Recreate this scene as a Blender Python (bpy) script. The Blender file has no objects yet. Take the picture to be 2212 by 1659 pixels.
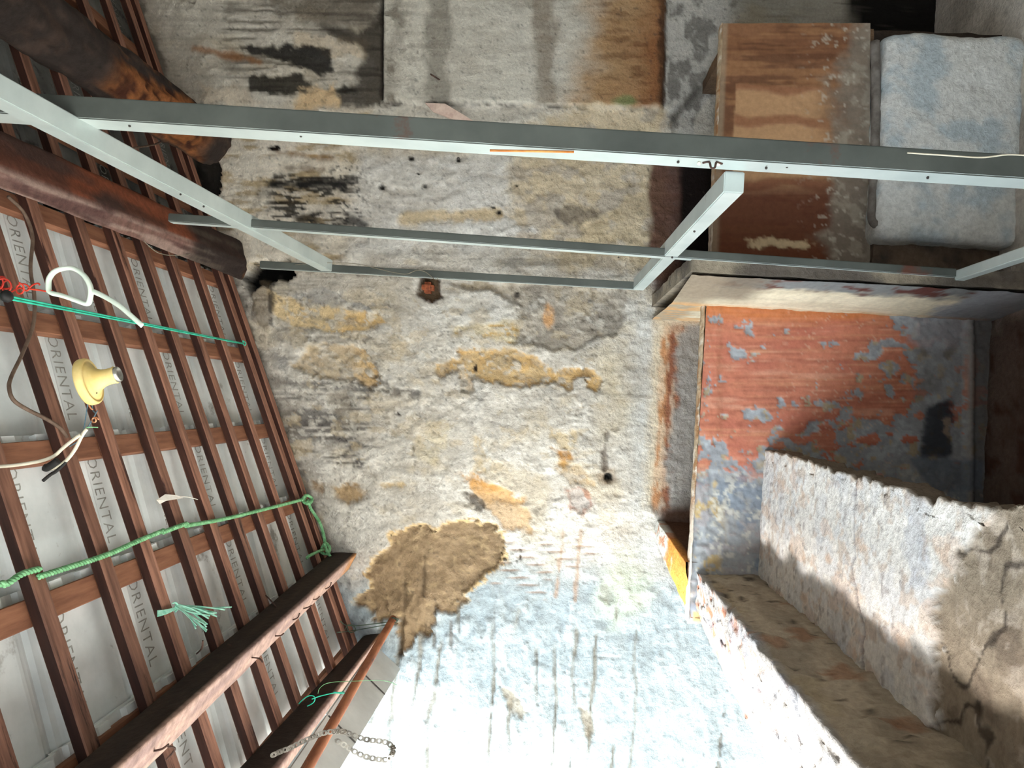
import bpy, bmesh, math, random
import numpy as np
from mathutils import Vector, Matrix

SC = bpy.context.scene
COL = SC.collection
# ------------------------------------------------------------------ camera
W, H, F = 2212.0, 1659.0, 1661.0
D = 3.2                                   # distance from the lens to the old wall
CAM = np.array([0.0, -D, 1.5])
VPU, VPV, ROLL = 1180.0, 870.0, 0.062     # the phone was held on its side: world down is image right

def unit(a):
    a = np.asarray(a, float)
    return a / np.linalg.norm(a)
_ey = unit([(VPU - W / 2) / F, -(VPV - H / 2) / F, -1.0])
_g = np.array([1.0, -ROLL, 0.0])
_ez = -unit(_g - _g.dot(_ey) * _ey)
_ex = np.cross(_ey, _ez)
RW = np.array([_ex, _ey, _ez])            # rows: world axes in camera space -> world from camera
cam_data = bpy.data.cameras.new('camera')
cam_data.sensor_width = 36.0
cam_data.lens = 36.0 * F / W
cam_data.clip_start = 0.02
cam = bpy.data.objects.new('camera', cam_data)
COL.objects.link(cam)
_m = Matrix([list(RW[0]) + [CAM[0]], list(RW[1]) + [CAM[1]], list(RW[2]) + [CAM[2]], [0, 0, 0, 1]])
cam.matrix_world = _m
SC.camera = cam

# ------------------------------------------------------------------ light and exposure
world = bpy.data.worlds.new('sky')
SC.world = world
world.use_nodes = True
_bg = world.node_tree.nodes['Background']
_bg.inputs[0].default_value = (0.86, 0.95, 1.0, 1)
_bg.inputs[1].default_value = 6.0
sun_d = bpy.data.lights.new('sun', 'SUN')          # hazy sun, high over the yard
sun_d.energy = 8.0
sun_d.angle = math.radians(14)
sun_d.color = (1.0, 0.97, 0.93)
sun = bpy.data.objects.new('sun', sun_d)
COL.objects.link(sun)
sun.rotation_euler = Vector((0.44, 0.01, -0.88)).to_track_quat('-Z', 'Y').to_euler()
SC.view_settings.view_transform = 'Standard'
SC.view_settings.look = 'None'
SC.view_settings.gamma = 1.0
SC.view_settings.use_curve_mapping = False
SC.view_settings.exposure = 0.58

# ------------------------------------------------------------------ helpers: pixels to places
def ray(u, v):
    return RW @ np.array([(u - W / 2) / F, -(v - H / 2) / F, -1.0])
def PP(u, v, axis, val):
    d = ray(u, v)
    return CAM + d * ((val - CAM[axis]) / d[axis])
def PY(u, v, y): return PP(u, v, 1, y)
def PZ(u, v, z): return PP(u, v, 2, z)
def PXX(u, v, x): return PP(u, v, 0, x)
def UP(u, v, axis, val):
    d = (RW @ np.array([(u - W / 2) / F, -(v - H / 2) / F, -np.ones_like(u)])).T
    t = (val - CAM[axis]) / d[:, axis]
    return CAM + d * t[:, None]
def yk(k): return -D * (1 - 1 / k)       # depth of something that shows k times the scale of the wall
Z = lambda x0, y0, s: (lambda pts: [(x0 + s * a, y0 + s * b) for a, b in pts])

# ------------------------------------------------------------------ helpers: noise and painting
_rng = np.random.default_rng(7)
_T = _rng.random((256, 256))
def vn(x, y, seed=0):
    x = x + seed * 17.31; y = y + seed * 29.77
    xi = np.floor(x).astype(int); yi = np.floor(y).astype(int)
    fx = x - xi; fy = y - yi
    fx = fx * fx * (3 - 2 * fx); fy = fy * fy * (3 - 2 * fy)
    a = _T[xi & 255, yi & 255]; b = _T[(xi + 1) & 255, yi & 255]
    c = _T[xi & 255, (yi + 1) & 255]; d = _T[(xi + 1) & 255, (yi + 1) & 255]
    return (a * (1 - fx) + b * fx) * (1 - fy) + (c * (1 - fx) + d * fx) * fy
def fbm(x, y, seed=0, octv=4, gain=0.55):
    s = 0; t = 0; a = 1
    for i in range(octv):
        s = s + a * vn(x, y, seed + i * 3); t += a; a *= gain
        x = x * 2.03; y = y * 2.03
    return s / t
def sst(x, a, b):
    t = np.clip((x - a) / (b - a), 0, 1)
    return t * t * (3 - 2 * t)
def lin(c):
    c = np.array(c[:3], float) / 255.0
    return np.where(c <= 0.04045, c / 12.92, ((c + 0.055) / 1.055) ** 2.4)
def sdf(poly, u, v):
    n = len(poly); d2 = np.full(u.shape, 1e12); ins = np.zeros(u.shape, bool)
    for i in range(n):
        ax, ay = poly[i]; bx, by = poly[(i + 1) % n]
        ex, ey = bx - ax, by - ay
        t = np.clip(((u - ax) * ex + (v - ay) * ey) / (ex * ex + ey * ey + 1e-9), 0, 1)
        d2 = np.minimum(d2, (u - ax - t * ex) ** 2 + (v - ay - t * ey) ** 2)
        c = (ay > v) != (by > v)
        with np.errstate(divide='ignore', invalid='ignore'):
            ins ^= c & (u < (bx - ax) * (v - ay) / (by - ay + 1e-12) + ax)
    return np.where(ins, 1, -1) * np.sqrt(d2)
class Paint:
    def __init__(s, u, v, base):
        s.u, s.v = u, v
        s.rgb = np.tile(lin(base), (u.size, 1)); s.h = np.zeros(u.size)
    def n(s, su, sv, seed, octv=4, gain=0.55): return fbm(s.u / su, s.v / sv, seed, octv, gain)
    def mix(s, m, col):
        m = np.clip(m, 0, 1)[:, None]
        s.rgb = s.rgb * (1 - m) + lin(col) * m
    def mul(s, f): s.rgb = s.rgb * f[:, None]
    def poly(s, pts, soft=6, warp=9, wl=38, seed=1):
        d = sdf(pts, s.u, s.v) + (s.n(wl, wl, seed, 4, .6) - .5) * 4 * warp + (s.n(8, 7, seed + 50, 2) - .5) * 1.1 * warp
        return sst(d, -soft, soft)
    def line(s, a, b, w, soft=3, warp=4, wl=30, seed=1):
        ex, ey = b[0] - a[0], b[1] - a[1]
        t = np.clip(((s.u - a[0]) * ex + (s.v - a[1]) * ey) / (ex * ex + ey * ey), 0, 1)
        d = w - np.hypot(s.u - a[0] - t * ex, s.v - a[1] - t * ey) + (s.n(wl, wl, seed) - .5) * 4 * warp
        return sst(d, -soft, soft)
    def ell(s, cu, cv, ru, rv, soft=.35, warp=.3, wl=25, seed=1):
        d = 1 - np.hypot((s.u - cu) / ru, (s.v - cv) / rv) + (s.n(wl, wl, seed) - .5) * 4 * warp
        return sst(d, -soft, soft)

# ------------------------------------------------------------------ helpers: materials
def nodes_of(m):
    m.use_nodes = True
    nt = m.node_tree; nt.nodes.clear()
    out = nt.nodes.new('ShaderNodeOutputMaterial')
    b = nt.nodes.new('ShaderNodeBsdfPrincipled')
    nt.links.new(b.outputs[0], out.inputs[0])
    return nt, b
def painted(name, rough=.92, fine=90., bump=.5, dist=.006, var=.16):
    m = bpy.data.materials.new(name); nt, b = nodes_of(m); L = nt.links.new; N = nt.nodes.new
    a = N('ShaderNodeAttribute'); a.attribute_name = 'Col'
    tc = N('ShaderNodeTexCoord')
    n1 = N('ShaderNodeTexNoise'); n1.inputs['Scale'].default_value = fine; n1.inputs['Detail'].default_value = 6
    n1.inputs['Roughness'].default_value = .65
    L(tc.outputs['Object'], n1.inputs['Vector'])
    mr = N('ShaderNodeMapRange'); mr.inputs['From Min'].default_value = .3; mr.inputs['From Max'].default_value = .7
    mr.inputs['To Min'].default_value = 1 - var; mr.inputs['To Max'].default_value = 1 + var
    L(n1.outputs['Fac'], mr.inputs['Value'])
    mx = N('ShaderNodeVectorMath'); mx.operation = 'SCALE'
    L(a.outputs['Color'], mx.inputs[0]); L(mr.outputs[0], mx.inputs['Scale'])
    L(mx.outputs[0], b.inputs['Base Color'])
    b.inputs['Roughness'].default_value = rough
    b.inputs['Specular IOR Level'].default_value = .15
    bp = N('ShaderNodeBump'); bp.inputs['Strength'].default_value = bump; bp.inputs['Distance'].default_value = dist
    L(n1.outputs['Fac'], bp.inputs['Height']); L(bp.outputs[0], b.inputs['Normal'])
    return m
def simple(name, c1, c2=None, scale=8., stretch=(1, 1, 1), rough=.7, metal=0., bump=.15, dist=.003, lo=.35, hi=.65, c3=None, t3=.62, rnd=0., spec=.3):
    """noise-mixed material in object space; c3 adds patches (rust, dirt) above threshold t3"""
    m = bpy.data.materials.new(name); nt, b = nodes_of(m); L = nt.links.new; N = nt.nodes.new
    tc = N('ShaderNodeTexCoord'); mp = N('ShaderNodeMapping'); mp.inputs['Scale'].default_value = stretch
    oi = N('ShaderNodeObjectInfo')
    sc = N('ShaderNodeVectorMath'); sc.operation = 'SCALE'; sc.inputs['Scale'].default_value = 17.0
    cb = N('ShaderNodeCombineXYZ'); L(oi.outputs['Random'], cb.inputs[0]); L(oi.outputs['Random'], cb.inputs[1])
    L(cb.outputs[0], sc.inputs[0])
    ad = N('ShaderNodeVectorMath'); ad.operation = 'ADD'
    L(tc.outputs['Object'], mp.inputs['Vector']); L(mp.outputs[0], ad.inputs[0]); L(sc.outputs[0], ad.inputs[1])
    n1 = N('ShaderNodeTexNoise'); n1.inputs['Scale'].default_value = scale; n1.inputs['Detail'].default_value = 6
    n1.inputs['Roughness'].default_value = .6
    L(ad.outputs[0], n1.inputs['Vector'])
    cr = N('ShaderNodeValToRGB')
    cr.color_ramp.elements[0].position = lo; cr.color_ramp.elements[1].position = hi
    cr.color_ramp.elements[0].color = list(lin(c1)) + [1]; cr.color_ramp.elements[1].color = list(lin(c2 or c1)) + [1]
    L(n1.outputs['Fac'], cr.inputs[0]); col = cr.outputs[0]
    if c3:
        n2 = N('ShaderNodeTexNoise'); n2.inputs['Scale'].default_value = scale * .45; n2.inputs['Detail'].default_value = 7
        n2.inputs['Roughness'].default_value = .7
        L(ad.outputs[0], n2.inputs['Vector'])
        mr = N('ShaderNodeMapRange'); mr.inputs['From Min'].default_value = t3; mr.inputs['From Max'].default_value = t3 + .06
        L(n2.outputs['Fac'], mr.inputs['Value'])
        mx = N('ShaderNodeMix'); mx.data_type = 'RGBA'
        L(mr.outputs[0], mx.inputs['Factor']); L(col, mx.inputs['A']); mx.inputs['B'].default_value = list(lin(c3)) + [1]
        col = mx.outputs['Result']
    if rnd:
        mr2 = N('ShaderNodeMapRange'); mr2.inputs['To Min'].default_value = 1 - rnd; mr2.inputs['To Max'].default_value = 1 + rnd
        L(oi.outputs['Random'], mr2.inputs['Value'])
        vm = N('ShaderNodeVectorMath'); vm.operation = 'SCALE'; L(col, vm.inputs[0]); L(mr2.outputs[0], vm.inputs['Scale']); col = vm.outputs[0]
    L(col, b.inputs['Base Color'])
    b.inputs['Roughness'].default_value = rough; b.inputs['Metallic'].default_value = metal
    b.inputs['Specular IOR Level'].default_value = spec
    bp = N('ShaderNodeBump'); bp.inputs['Strength'].default_value = bump; bp.inputs['Distance'].default_value = dist
    L(n1.outputs['Fac'], bp.inputs['Height']); L(bp.outputs[0], b.inputs['Normal'])
    return m

# ------------------------------------------------------------------ helpers: objects
def tag(o, label=None, cat=None, group=None, kind=None):
    if label: o['label'] = label
    if cat: o['category'] = cat
    if group: o['group'] = group
    if kind: o['kind'] = kind
    return o
def mesh_obj(name, verts, faces, mat, parent=None, smooth=False, cols=None):
    me = bpy.data.meshes.new(name)
    me.from_pydata([tuple(map(float, p)) for p in verts], [], [tuple(f) for f in faces])
    if smooth: me.polygons.foreach_set('use_smooth', [True] * len(me.polygons))
    if cols is not None: set_cols(me, cols)
    me.materials.append(mat); me.update()
    return link(name, me, parent)
def link(name, me, parent=None):
    o = bpy.data.objects.new(name, me); COL.objects.link(o)
    if parent is not None: o.parent = parent
    return o
def empty(name, loc=(0, 0, 0)):
    o = bpy.data.objects.new(name, None); COL.objects.link(o); o.location = loc; o.empty_display_size = .05
    return o
def child(o, parent):
    """parent o while keeping it where it stands (parents are only ever translated)"""
    o.parent = parent; o.matrix_parent_inverse = Matrix.Translation(parent.location).inverted()
    return o
def set_cols(me, rgb):
    a = me.color_attributes.new('Col', 'FLOAT_COLOR', 'POINT')
    c = np.ones((len(me.vertices), 4), np.float32); c[:, :3] = np.clip(rgb, 0, 1)
    a.data.foreach_set('color', c.ravel())
def grid_mesh(name, P, nu, nv, mat, rgb=None, parent=None, closed=False):
    """P is (nu*nv,3), index i*nv+j; closed wraps j"""
    i, j = np.meshgrid(np.arange(nu - 1), np.arange(nv if closed else nv - 1), indexing='ij')
    j2 = (j + 1) % nv
    q = np.stack([i * nv + j, (i + 1) * nv + j, (i + 1) * nv + j2, i * nv + j2], -1).reshape(-1, 4)
    me = bpy.data.meshes.new(name)
    me.vertices.add(len(P)); me.vertices.foreach_set('co', np.asarray(P, np.float32).ravel())
    me.loops.add(q.size); me.loops.foreach_set('vertex_index', q.ravel().astype(np.int32))
    me.polygons.add(len(q)); me.polygons.foreach_set('loop_start', np.arange(0, q.size, 4, dtype=np.int32))
    me.polygons.foreach_set('loop_total', np.full(len(q), 4, np.int32))
    me.polygons.foreach_set('use_smooth', np.ones(len(q), bool))
    me.update(calc_edges=True)
    if rgb is not None: set_cols(me, rgb)
    me.materials.append(mat)
    return link(name, me, parent)
def surf(name, us, vs, pos, nrm, paint, mat, parent=None):
    U, V = np.meshgrid(np.asarray(us, float), np.asarray(vs, float), indexing='ij')
    u, v = U.ravel(), V.ravel()
    p = paint(u, v)
    P = pos(u, v) + np.asarray(nrm, float)[None, :] * p.h[:, None]
    return grid_mesh(name, P, len(us), len(vs), mat, p.rgb, parent)
def box_bm(bm, c, sx, sy, sz, ax=None):
    """box of full sizes about c; ax = three axis vectors"""
    ax = ax or (Vector((1, 0, 0)), Vector((0, 1, 0)), Vector((0, 0, 1)))
    c = Vector(c); vs = []
    for dx in (-.5, .5):
        for dy in (-.5, .5):
            for dz in (-.5, .5):
                vs.append(bm.verts.new(c + ax[0] * (dx * sx) + ax[1] * (dy * sy) + ax[2] * (dz * sz)))
    for f in ((0, 1, 3, 2), (4, 6, 7, 5), (0, 4, 5, 1), (2, 3, 7, 6), (0, 2, 6, 4), (1, 5, 7, 3)):
        bm.faces.new([vs[k] for k in f])
def bm_obj(name, bm, mat, parent=None, bevel=0., smooth=False):
    if bevel: bmesh.ops.bevel(bm, geom=list(bm.edges), offset=bevel, segments=2, affect='EDGES', clamp_overlap=True)
    bmesh.ops.recalc_face_normals(bm, faces=list(bm.faces))
    me = bpy.data.meshes.new(name); bm.to_mesh(me); bm.free()
    if smooth: me.polygons.foreach_set('use_smooth', [True] * len(me.polygons))
    me.materials.append(mat)
    return link(name, me, parent)
def catmull(pts, n=8, closed=False):
    pts = [np.asarray(p, float) for p in pts]; out = []; m = len(pts)
    for i in range(m if closed else m - 1):
        g = lambda k: pts[k % m] if closed else pts[min(max(k, 0), m - 1)]
        p0, p1, p2, p3 = g(i - 1), g(i), g(i + 1), g(i + 2)
        for t in np.linspace(0, 1, n, endpoint=False):
            out.append(.5 * (2 * p1 + (p2 - p0) * t + (2 * p0 - 5 * p1 + 4 * p2 - p3) * t * t + (3 * p1 - p0 - 3 * p2 + p3) * t ** 3))
    if not closed: out.append(pts[-1])
    return np.array(out)
def frames(path, closed=False):
    T = np.gradient(path, axis=0)
    if closed: T = np.roll(path, -1, 0) - np.roll(path, 1, 0)
    T /= np.linalg.norm(T, axis=1)[:, None] + 1e-12
    a = np.array([0, 0, 1.]) if abs(T[0][2]) < .9 else np.array([1., 0, 0])
    n = unit(a - T[0] * a.dot(T[0])); Ns = []
    for t in T:
        n = unit(n - t * n.dot(t)); Ns.append(n)
    Ns = np.array(Ns)
    return T, Ns, np.cross(T, Ns)
def tube_data(path, r, sides=8, closed=False, flat=1.0):
    T, N, B = frames(path, closed)
    r = np.broadcast_to(np.asarray(r, float), (len(path),))
    th = np.linspace(0, 2 * np.pi, sides, endpoint=False)
    V = (path[:, None, :] + r[:, None, None] * (np.cos(th)[None, :, None] * N[:, None, :] + flat * np.sin(th)[None, :, None] * B[:, None, :])).reshape(-1, 3)
    fs = []; m = len(path)
    for i in range(m if closed else m - 1):
        for j in range(sides):
            a, b = i * sides + j, i * sides + (j + 1) % sides
            c, d = ((i + 1) % m) * sides + (j + 1) % sides, ((i + 1) % m) * sides + j
            fs.append((a, b, c, d))
    if not closed:
        fs.append(tuple(range(sides))[::-1]); fs.append(tuple((m - 1) * sides + j for j in range(sides)))
    return V, fs
def tubes(name, paths, r, mat, parent=None, sides=8, closed=False, flat=1.0):
    VV = []; FF = []; o = 0
    for k, p in enumerate(paths):
        rr = r[k] if isinstance(r, list) else r
        v, f = tube_data(np.asarray(p, float), rr, sides, closed, flat)
        VV.append(v); FF += [tuple(x + o for x in q) for q in f]; o += len(v)
    return mesh_obj(name, np.concatenate(VV), FF, mat, parent, smooth=True)
def lathe(name, prof, origin, axis, mat, parent=None, seg=40):
    a = unit(axis); b = unit(np.cross(a, [0.3, 0.9, 0.1])); c = np.cross(a, b); th = np.linspace(0, 2 * np.pi, seg, endpoint=False)
    P = np.array([np.asarray(origin) + a * h + r * (b * math.cos(t) + c * math.sin(t)) for r, h in prof for t in th])
    return grid_mesh(name, P, len(prof), seg, mat, None, parent, closed=True)

# ------------------------------------------------------------------ materials
M_WALL = painted('old plaster', fine=85, bump=.9, dist=.010, var=.13)
M_PAINT = painted('painted plaster', rough=.8, fine=60, bump=.3, dist=.004, var=.12)
M_ROUGH = painted('broken masonry', fine=55, bump=.8, dist=.012, var=.2)
M_TIMBER = painted('charred timber', rough=.75, fine=45, bump=.6, dist=.006, var=.3)
M_RAFTER = simple('red brown rafter wood', (106, 72, 58), (154, 110, 90), 9, (.7, 7, 7), .62, bump=.25, c3=(52, 28, 22), t3=.6, rnd=.22)
M_RAFTERSIDE = simple('shade-darkened rafter side', (46, 25, 20), (70, 40, 30), 9, (.7, 7, 7), .7, bump=.2, rnd=.2)  # unlit sides of the rafters, their shade painted in
M_BATTEN = simple('brown batten wood', (122, 80, 60), (152, 104, 78), 8, (8, .8, 8), .75, bump=.2, rnd=.12)
M_TILE = simple('pale cement roof tile', (220, 226, 225), (242, 246, 245), 7, (1, 1, 1), .85, bump=.2, c3=(166, 166, 160), t3=.60, rnd=.06)
M_TILESHADE = simple('shade-darkened roof tile', (96, 97, 94), (128, 128, 124), 7, (1, 1, 1), .9, bump=.2, c3=(64, 63, 60), t3=.56, rnd=.15)  # darker tile copy for the high rows, lack of light painted in
M_LETTER = simple('letter with grime and emboss shade', (146, 146, 140), (180, 180, 174), 30, rough=.9)  # darker than the tile: grime plus the emboss shading put into the colour
M_BEAM = simple('pinkish weathered beam', (112, 84, 74), (158, 126, 112), 7, (9, .8, 9), .8, bump=.3, c3=(78, 58, 54), t3=.6)
M_STEEL = simple('grey primed steel', (176, 187, 184), (198, 207, 203), 5, rough=.42, metal=.25, bump=.05, c3=(112, 84, 70), t3=.66, spec=.5)
M_WEB = simple('dull rusting steel web', (72, 76, 72), (92, 96, 91), 4, rough=.6, metal=.1, bump=.08, c3=(98, 62, 50), t3=.58)
M_BOLT = simple('pale weld bead', (216, 210, 190), (240, 236, 220), 60, rough=.5)
M_DARK = simple('dark screw', (38, 34, 32), (60, 54, 50), 60, rough=.6)
M_NAIL = simple('rusty nail', (48, 34, 30), (90, 66, 56), 90, rough=.7)
M_PIPE = simple('rusty pipe', (118, 66, 42), (168, 106, 70), 9, (6, 1, 6), .65, bump=.2, c3=(70, 54, 50), t3=.58)
M_GUTTER = simple('dull zinc sheet', (176, 178, 174), (204, 206, 202), 4, rough=.55, metal=.2, bump=.05)
M_SEAM = simple('dark sheet seam', (60, 58, 56), (84, 80, 76), 20)
M_ROPE = simple('green nylon rope', (92, 150, 100), (142, 200, 148), 60, rough=.6)
M_TEAL = simple('teal nylon line', (34, 170, 140), (64, 204, 172), 40, rough=.45)
M_MINT = simple('pale mint plastic', (206, 222, 206), (226, 236, 222), 20, rough=.4)
M_RED = simple('red wire', (168, 40, 30), (214, 70, 50), 50, rough=.4)
M_CREAM = simple('yellowed cream plastic', (226, 196, 122), (240, 216, 150), 22, rough=.5, bump=.03)
M_CHROME = simple('dull socket metal', (150, 148, 140), (200, 198, 190), 30, rough=.35, metal=.7)
M_CABLE = simple('white sheathed cable', (196, 188, 166), (220, 212, 192), 30, rough=.5)
M_BROWNCABLE = simple('dusty brown cable', (84, 66, 54), (112, 92, 78), 40, rough=.7)
M_BLACK = simple('black tape', (18, 18, 18), (34, 32, 30), 40, rough=.6)
M_COPPER = simple('bare copper', (190, 120, 80), (230, 170, 130), 60, rough=.4, metal=.5)
M_BLUEWIRE = simple('blue grey wire', (60, 84, 96), (90, 116, 128), 60, rough=.5)
M_CHAIN = simple('pale oxidised chain', (110, 104, 96), (190, 184, 172), 40, rough=.45, metal=.4)
M_PAPER = simple('white plastic strip', (226, 218, 204), (244, 238, 228), 40, rough=.6)
M_TWINE = simple('pale aqua twine', (120, 196, 170), (176, 226, 204), 60, rough=.6)
M_SHELL = simple('plain render', (170, 164, 156), (190, 184, 176), 3, rough=.9)
M_BOUNCE = simple('pale light-bouncing wall', (232, 230, 224), (242, 240, 236), 3, rough=.9)  # kept pale so the added opposite wall bounces light indoors
M_GROUND = simple('yard concrete', (222, 218, 210), (234, 230, 222), 3, rough=.9)
M_DECK = simple('dark roof underside', (34, 29, 26), (52, 44, 38), 5, rough=.9)
M_WIRE = simple('thin grey wire', (120, 112, 96), (150, 142, 126), 40, rough=.5, metal=.3)
M_RUSTPLUG = simple('rusted iron plug', (110, 56, 36), (164, 92, 58), 60, rough=.8, bump=.5, c3=(50, 40, 36))

# ================================================================== the old wall
ZA = Z(540, 560, .4069); ZB = Z(500, 975, .4123); ZC = Z(600, 0, .4123); ZD = Z(1300, 500, .4123); ZE = Z(1300, 0, .4123)
def paint_back(u, v):
    p = Paint(u, v, (212, 206, 196))
    big = p.n(170, 120, 3); st = p.n(150, 7, 5, 4); med = p.n(45, 40, 9); fine = p.n(9, 8, 11, 3)
    p.mix(sst(big, .42, .62), (194, 188, 178))
    p.mix(sst(med, .52, .68) * .6, (224, 218, 208))
    p.mix(sst(p.n(80, 60, 15), .55, .68) * .5, (196, 178, 146))
    p.mix(sst(st, .55, .72) * .55 * sst(-v, -1000, -800), (128, 122, 114))
    p.mix(sst(p.n(14, 11, 17, 3), .66, .78) * .5, (140, 132, 122))
    p.h += (p.n(60, 60, 21) - .5) * .012 + (fine - .5) * .004 + (p.n(22, 20, 23) - .5) * .005
    # ---- upper left, rough and sooted
    m = p.poly([(250, -40), (840, -40), (826, 240), (250, 250)], 8, 4, seed=2)
    p.mix(m * .55, (186, 178, 162)); p.h += m * (p.n(16, 14, 24) - .5) * .008
    p.mix(p.poly([(560, -20), (830, -20), (820, 70), (700, 60), (600, 40)], 30, 14, seed=5) * .75, (92, 82, 70))
    p.mix(sst(st, .46, .6) * p.poly([(480, -20), (830, -20), (830, 200), (480, 200)], 20, 6, seed=6) * .5, (66, 58, 50))
    p.mix(p.poly([(640, 70), (790, 85), (790, 130), (720, 120), (640, 95)], 6, 8, seed=7), (206, 190, 166))
    p.mix(p.poly([(430, 180), (520, 190), (560, 225), (440, 225)], 8, 8, seed=8) * .8, (208, 192, 170))
    k = p.poly([(700, 60), (770, 70), (812, 40), (830, -10), (830, 236), (700, 240), (712, 205), (765, 175), (790, 120)], 10, 7, seed=12)
    p.mix(k * .86, (48, 42, 37))
    p.mix(p.poly([(522, 101), (600, 98), (715, 104), (716, 150), (690, 172), (655, 152), (585, 128)], 5, 7, 26, 13) * .94, (30, 29, 29))
    p.mix(p.poly([(532, 165), (640, 160), (690, 190), (740, 188), (770, 196), (700, 207), (620, 206), (535, 198)], 5, 6, 26, 14) * .92, (38, 35, 30))
    p.mix(p.poly([(650, 198), (720, 182), (735, 240), (640, 240)], 6, 9, 22, 16), (214, 186, 148))
    p.mix(p.line((420, 104), (560, 132), 7, 6, 5, 30, 17) * .7, (150, 96, 46))
    # ---- smooth blocked-up panel
    pan = [(829, -60), (1440, -60), (1431, 234), (1150, 228), (826, 222)]
    d = sdf(pan, u, v); m = sst(d + (p.n(20, 20, 31) - .5) * 6, -2.5, 2.5)
    p.mix(m, (212, 207, 195)); p.h = p.h * (1 - m) + m * (.022 + (p.n(30, 26, 32) - .5) * .005)
    p.mix(m * sst(p.n(60, 9, 33), .5, .66) * .5, (182, 175, 162))
    p.mix(m * sst(p.n(22, 20, 34), .54, .7) * sst(-u, -930, -850) * .7, (112, 104, 92))
    for a, b, c, q in ((905, 985, (104, 97, 86), .55), (1140, 1215, (112, 92, 70), .6), (826, 868, (126, 118, 106), .6)):
        w = (u + (p.n(40, 70, 35) - .5) * 60)
        p.mix(m * sst(w, a, a + 25) * sst(-w, -b, -b + 25) * q, c)
    w = u + (p.n(60, 50, 36) - .5) * 90 + (v - 110) * .22
    p.mix(m * sst(w, 1210, 1330) * .85, (166, 124, 72)); p.mix(m * sst(w, 1310, 1440) * .75, (132, 78, 42))
    p.mix(m * sst(p.n(40, 12, 37), .52, .66) * sst(u, 1240, 1330) * .5, (96, 62, 38))
    p.mix(m * p.ell(1345, 222, 26, 12, seed=38) * .6, (110, 142, 92))
    edge = sst(-np.abs(d + 3) + 4 + (p.n(18, 18, 39) - .5) * 12, 0, 4)
    p.mix(edge * .8, (52, 44, 38))
    p.mix(sst(-np.abs(u - 828) + 5, 0, 4) * sst(-v, -226, -216), (24, 22, 21)); p.h -= sst(-np.abs(u - 827) + 4, 0, 3) * sst(-v, -226, -216) * .02
    p.mix(p.line((1432, -30), (1432, 236), 10, 5, 5, 16, 40) * .8, (66, 46, 34))
    # ---- plaster right of the panel, falling into the tank
    m = p.poly([(1440, -60), (1700, -60), (1560, 60), (1545, 330), (1436, 300)], 4, 5, seed=41)
    p.mix(m, (184, 180, 172)); p.mix(m * sst(p.n(26, 40, 42), .5, .64) * .7, (96, 92, 86))
    p.mix(p.line((1545, 150), (1445, 268), 6, 8, 4, 30, 43) * .7, (70, 66, 60))
    p.mix(p.poly([(1500, 250), (1545, 190), (1560, 300), (1500, 310)], 4, 5, seed=44) * .8, (202, 194, 180))
    p.mix(sst(u, 1560, 1620) * sst(-v, -90, -50) * .6, (118, 112, 96)); p.mix(sst(u + (p.n(60, 40, 45) - .5) * 50, 1815, 1850), (26, 24, 22))  # near-black shade beside the grey block painted into the wall
    # ---- band behind the steel frame
    m = p.poly([(460, 236), (800, 236), (770, 420), (780, 520), (700, 590), (480, 590)], 14, 10, seed=50)
    p.mix(m * .8, (228, 217, 200)); p.mix(m * sst(p.n(60, 20, 51), .52, .66) * .8, (170, 146, 104))
    m = p.poly([(770, 330), (1120, 350), (1140, 540), (760, 540)], 20, 10, seed=52)
    p.mix(m * .85, (226, 223, 218)); p.mix(m * sst(p.n(90, 10, 53), .5, .68) * .4, (196, 188, 178))
    p.mix(p.poly([(800, 228), (1240, 240), (1280, 262), (1000, 268), (800, 262)], 5, 7, 25, 49), (206, 200, 188))
    m = p.poly([(1130, 270), (1250, 240), (1440, 240), (1440, 590), (1140, 560), (1090, 480)], 20, 14, seed=54)
    p.mix(m * .85, (208, 188, 154)); p.mix(m * sst(p.n(40, 32, 55), .5, .62) * .7, (176, 164, 150)); p.h -= m * (.006 + (p.n(14, 12, 56) - .5) * .014)
    p.mix(p.poly([(1190, 450), (1240, 445), (1310, 455), (1290, 475), (1215, 485)], 5, 6, 20, 57) * .7, (104, 96, 90))
    p.mix(p.poly([(1280, 228), (1390, 235), (1390, 290), (1300, 280), (1250, 262)], 5, 6, seed=58) * .8, (214, 196, 166))
    p.mix(p.line((880, 470), (1080, 465), 14, 8, 9, 30, 59) * .75, (206, 180, 134))
    p.mix(p.poly([(900, 480), (1090, 478), (1170, 500), (1000, 515)], 6, 8, 20, 60) * .85, (224, 222, 218))
    blk = sst(p.n(26, 6, 61, 4) + .1 * sst(-np.abs(v - 400), -45, 0) + .08 * sst(-np.abs(v - 465), -40, 0), .56, .66)
    win = sst(u, 545, 600) * sst(-u, -800, -740) * sst(v, 360, 385) * sst(-v, -505, -480)
    p.mix(blk * win * .9, (28, 27, 27))
    p.mix(p.poly([(562, 392), (640, 388), (700, 378), (765, 385), (750, 408), (680, 412), (600, 405)], 8, 6, 30, 62) * .9, (32, 31, 31))
    p.mix(p.line((640, 468), (790, 482), 9, 8, 8, 22, 63) * .85, (40, 38, 37))
    sp = sst(p.n(7, 7, 64, 3), .62, .7) * sst(u, 690, 730) * sst(-u, -830, -760) * sst(v, 330, 370) * sst(-v, -500, -480)
    p.mix(sp * .85, (44, 42, 42))
    p.mix(p.poly([(575, 318), (600, 314), (612, 322), (590, 328)], 2, 2, 12, 65), (22, 18, 16))
    p.mix(p.line((600, 330), (715, 342), 5, 5, 4, 20, 66) * .6, (150, 108, 58))
    p.mix(p.line((620, 363), (700, 366), 4, 4, 3, 20, 67) * .6, (92, 66, 40))
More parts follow.
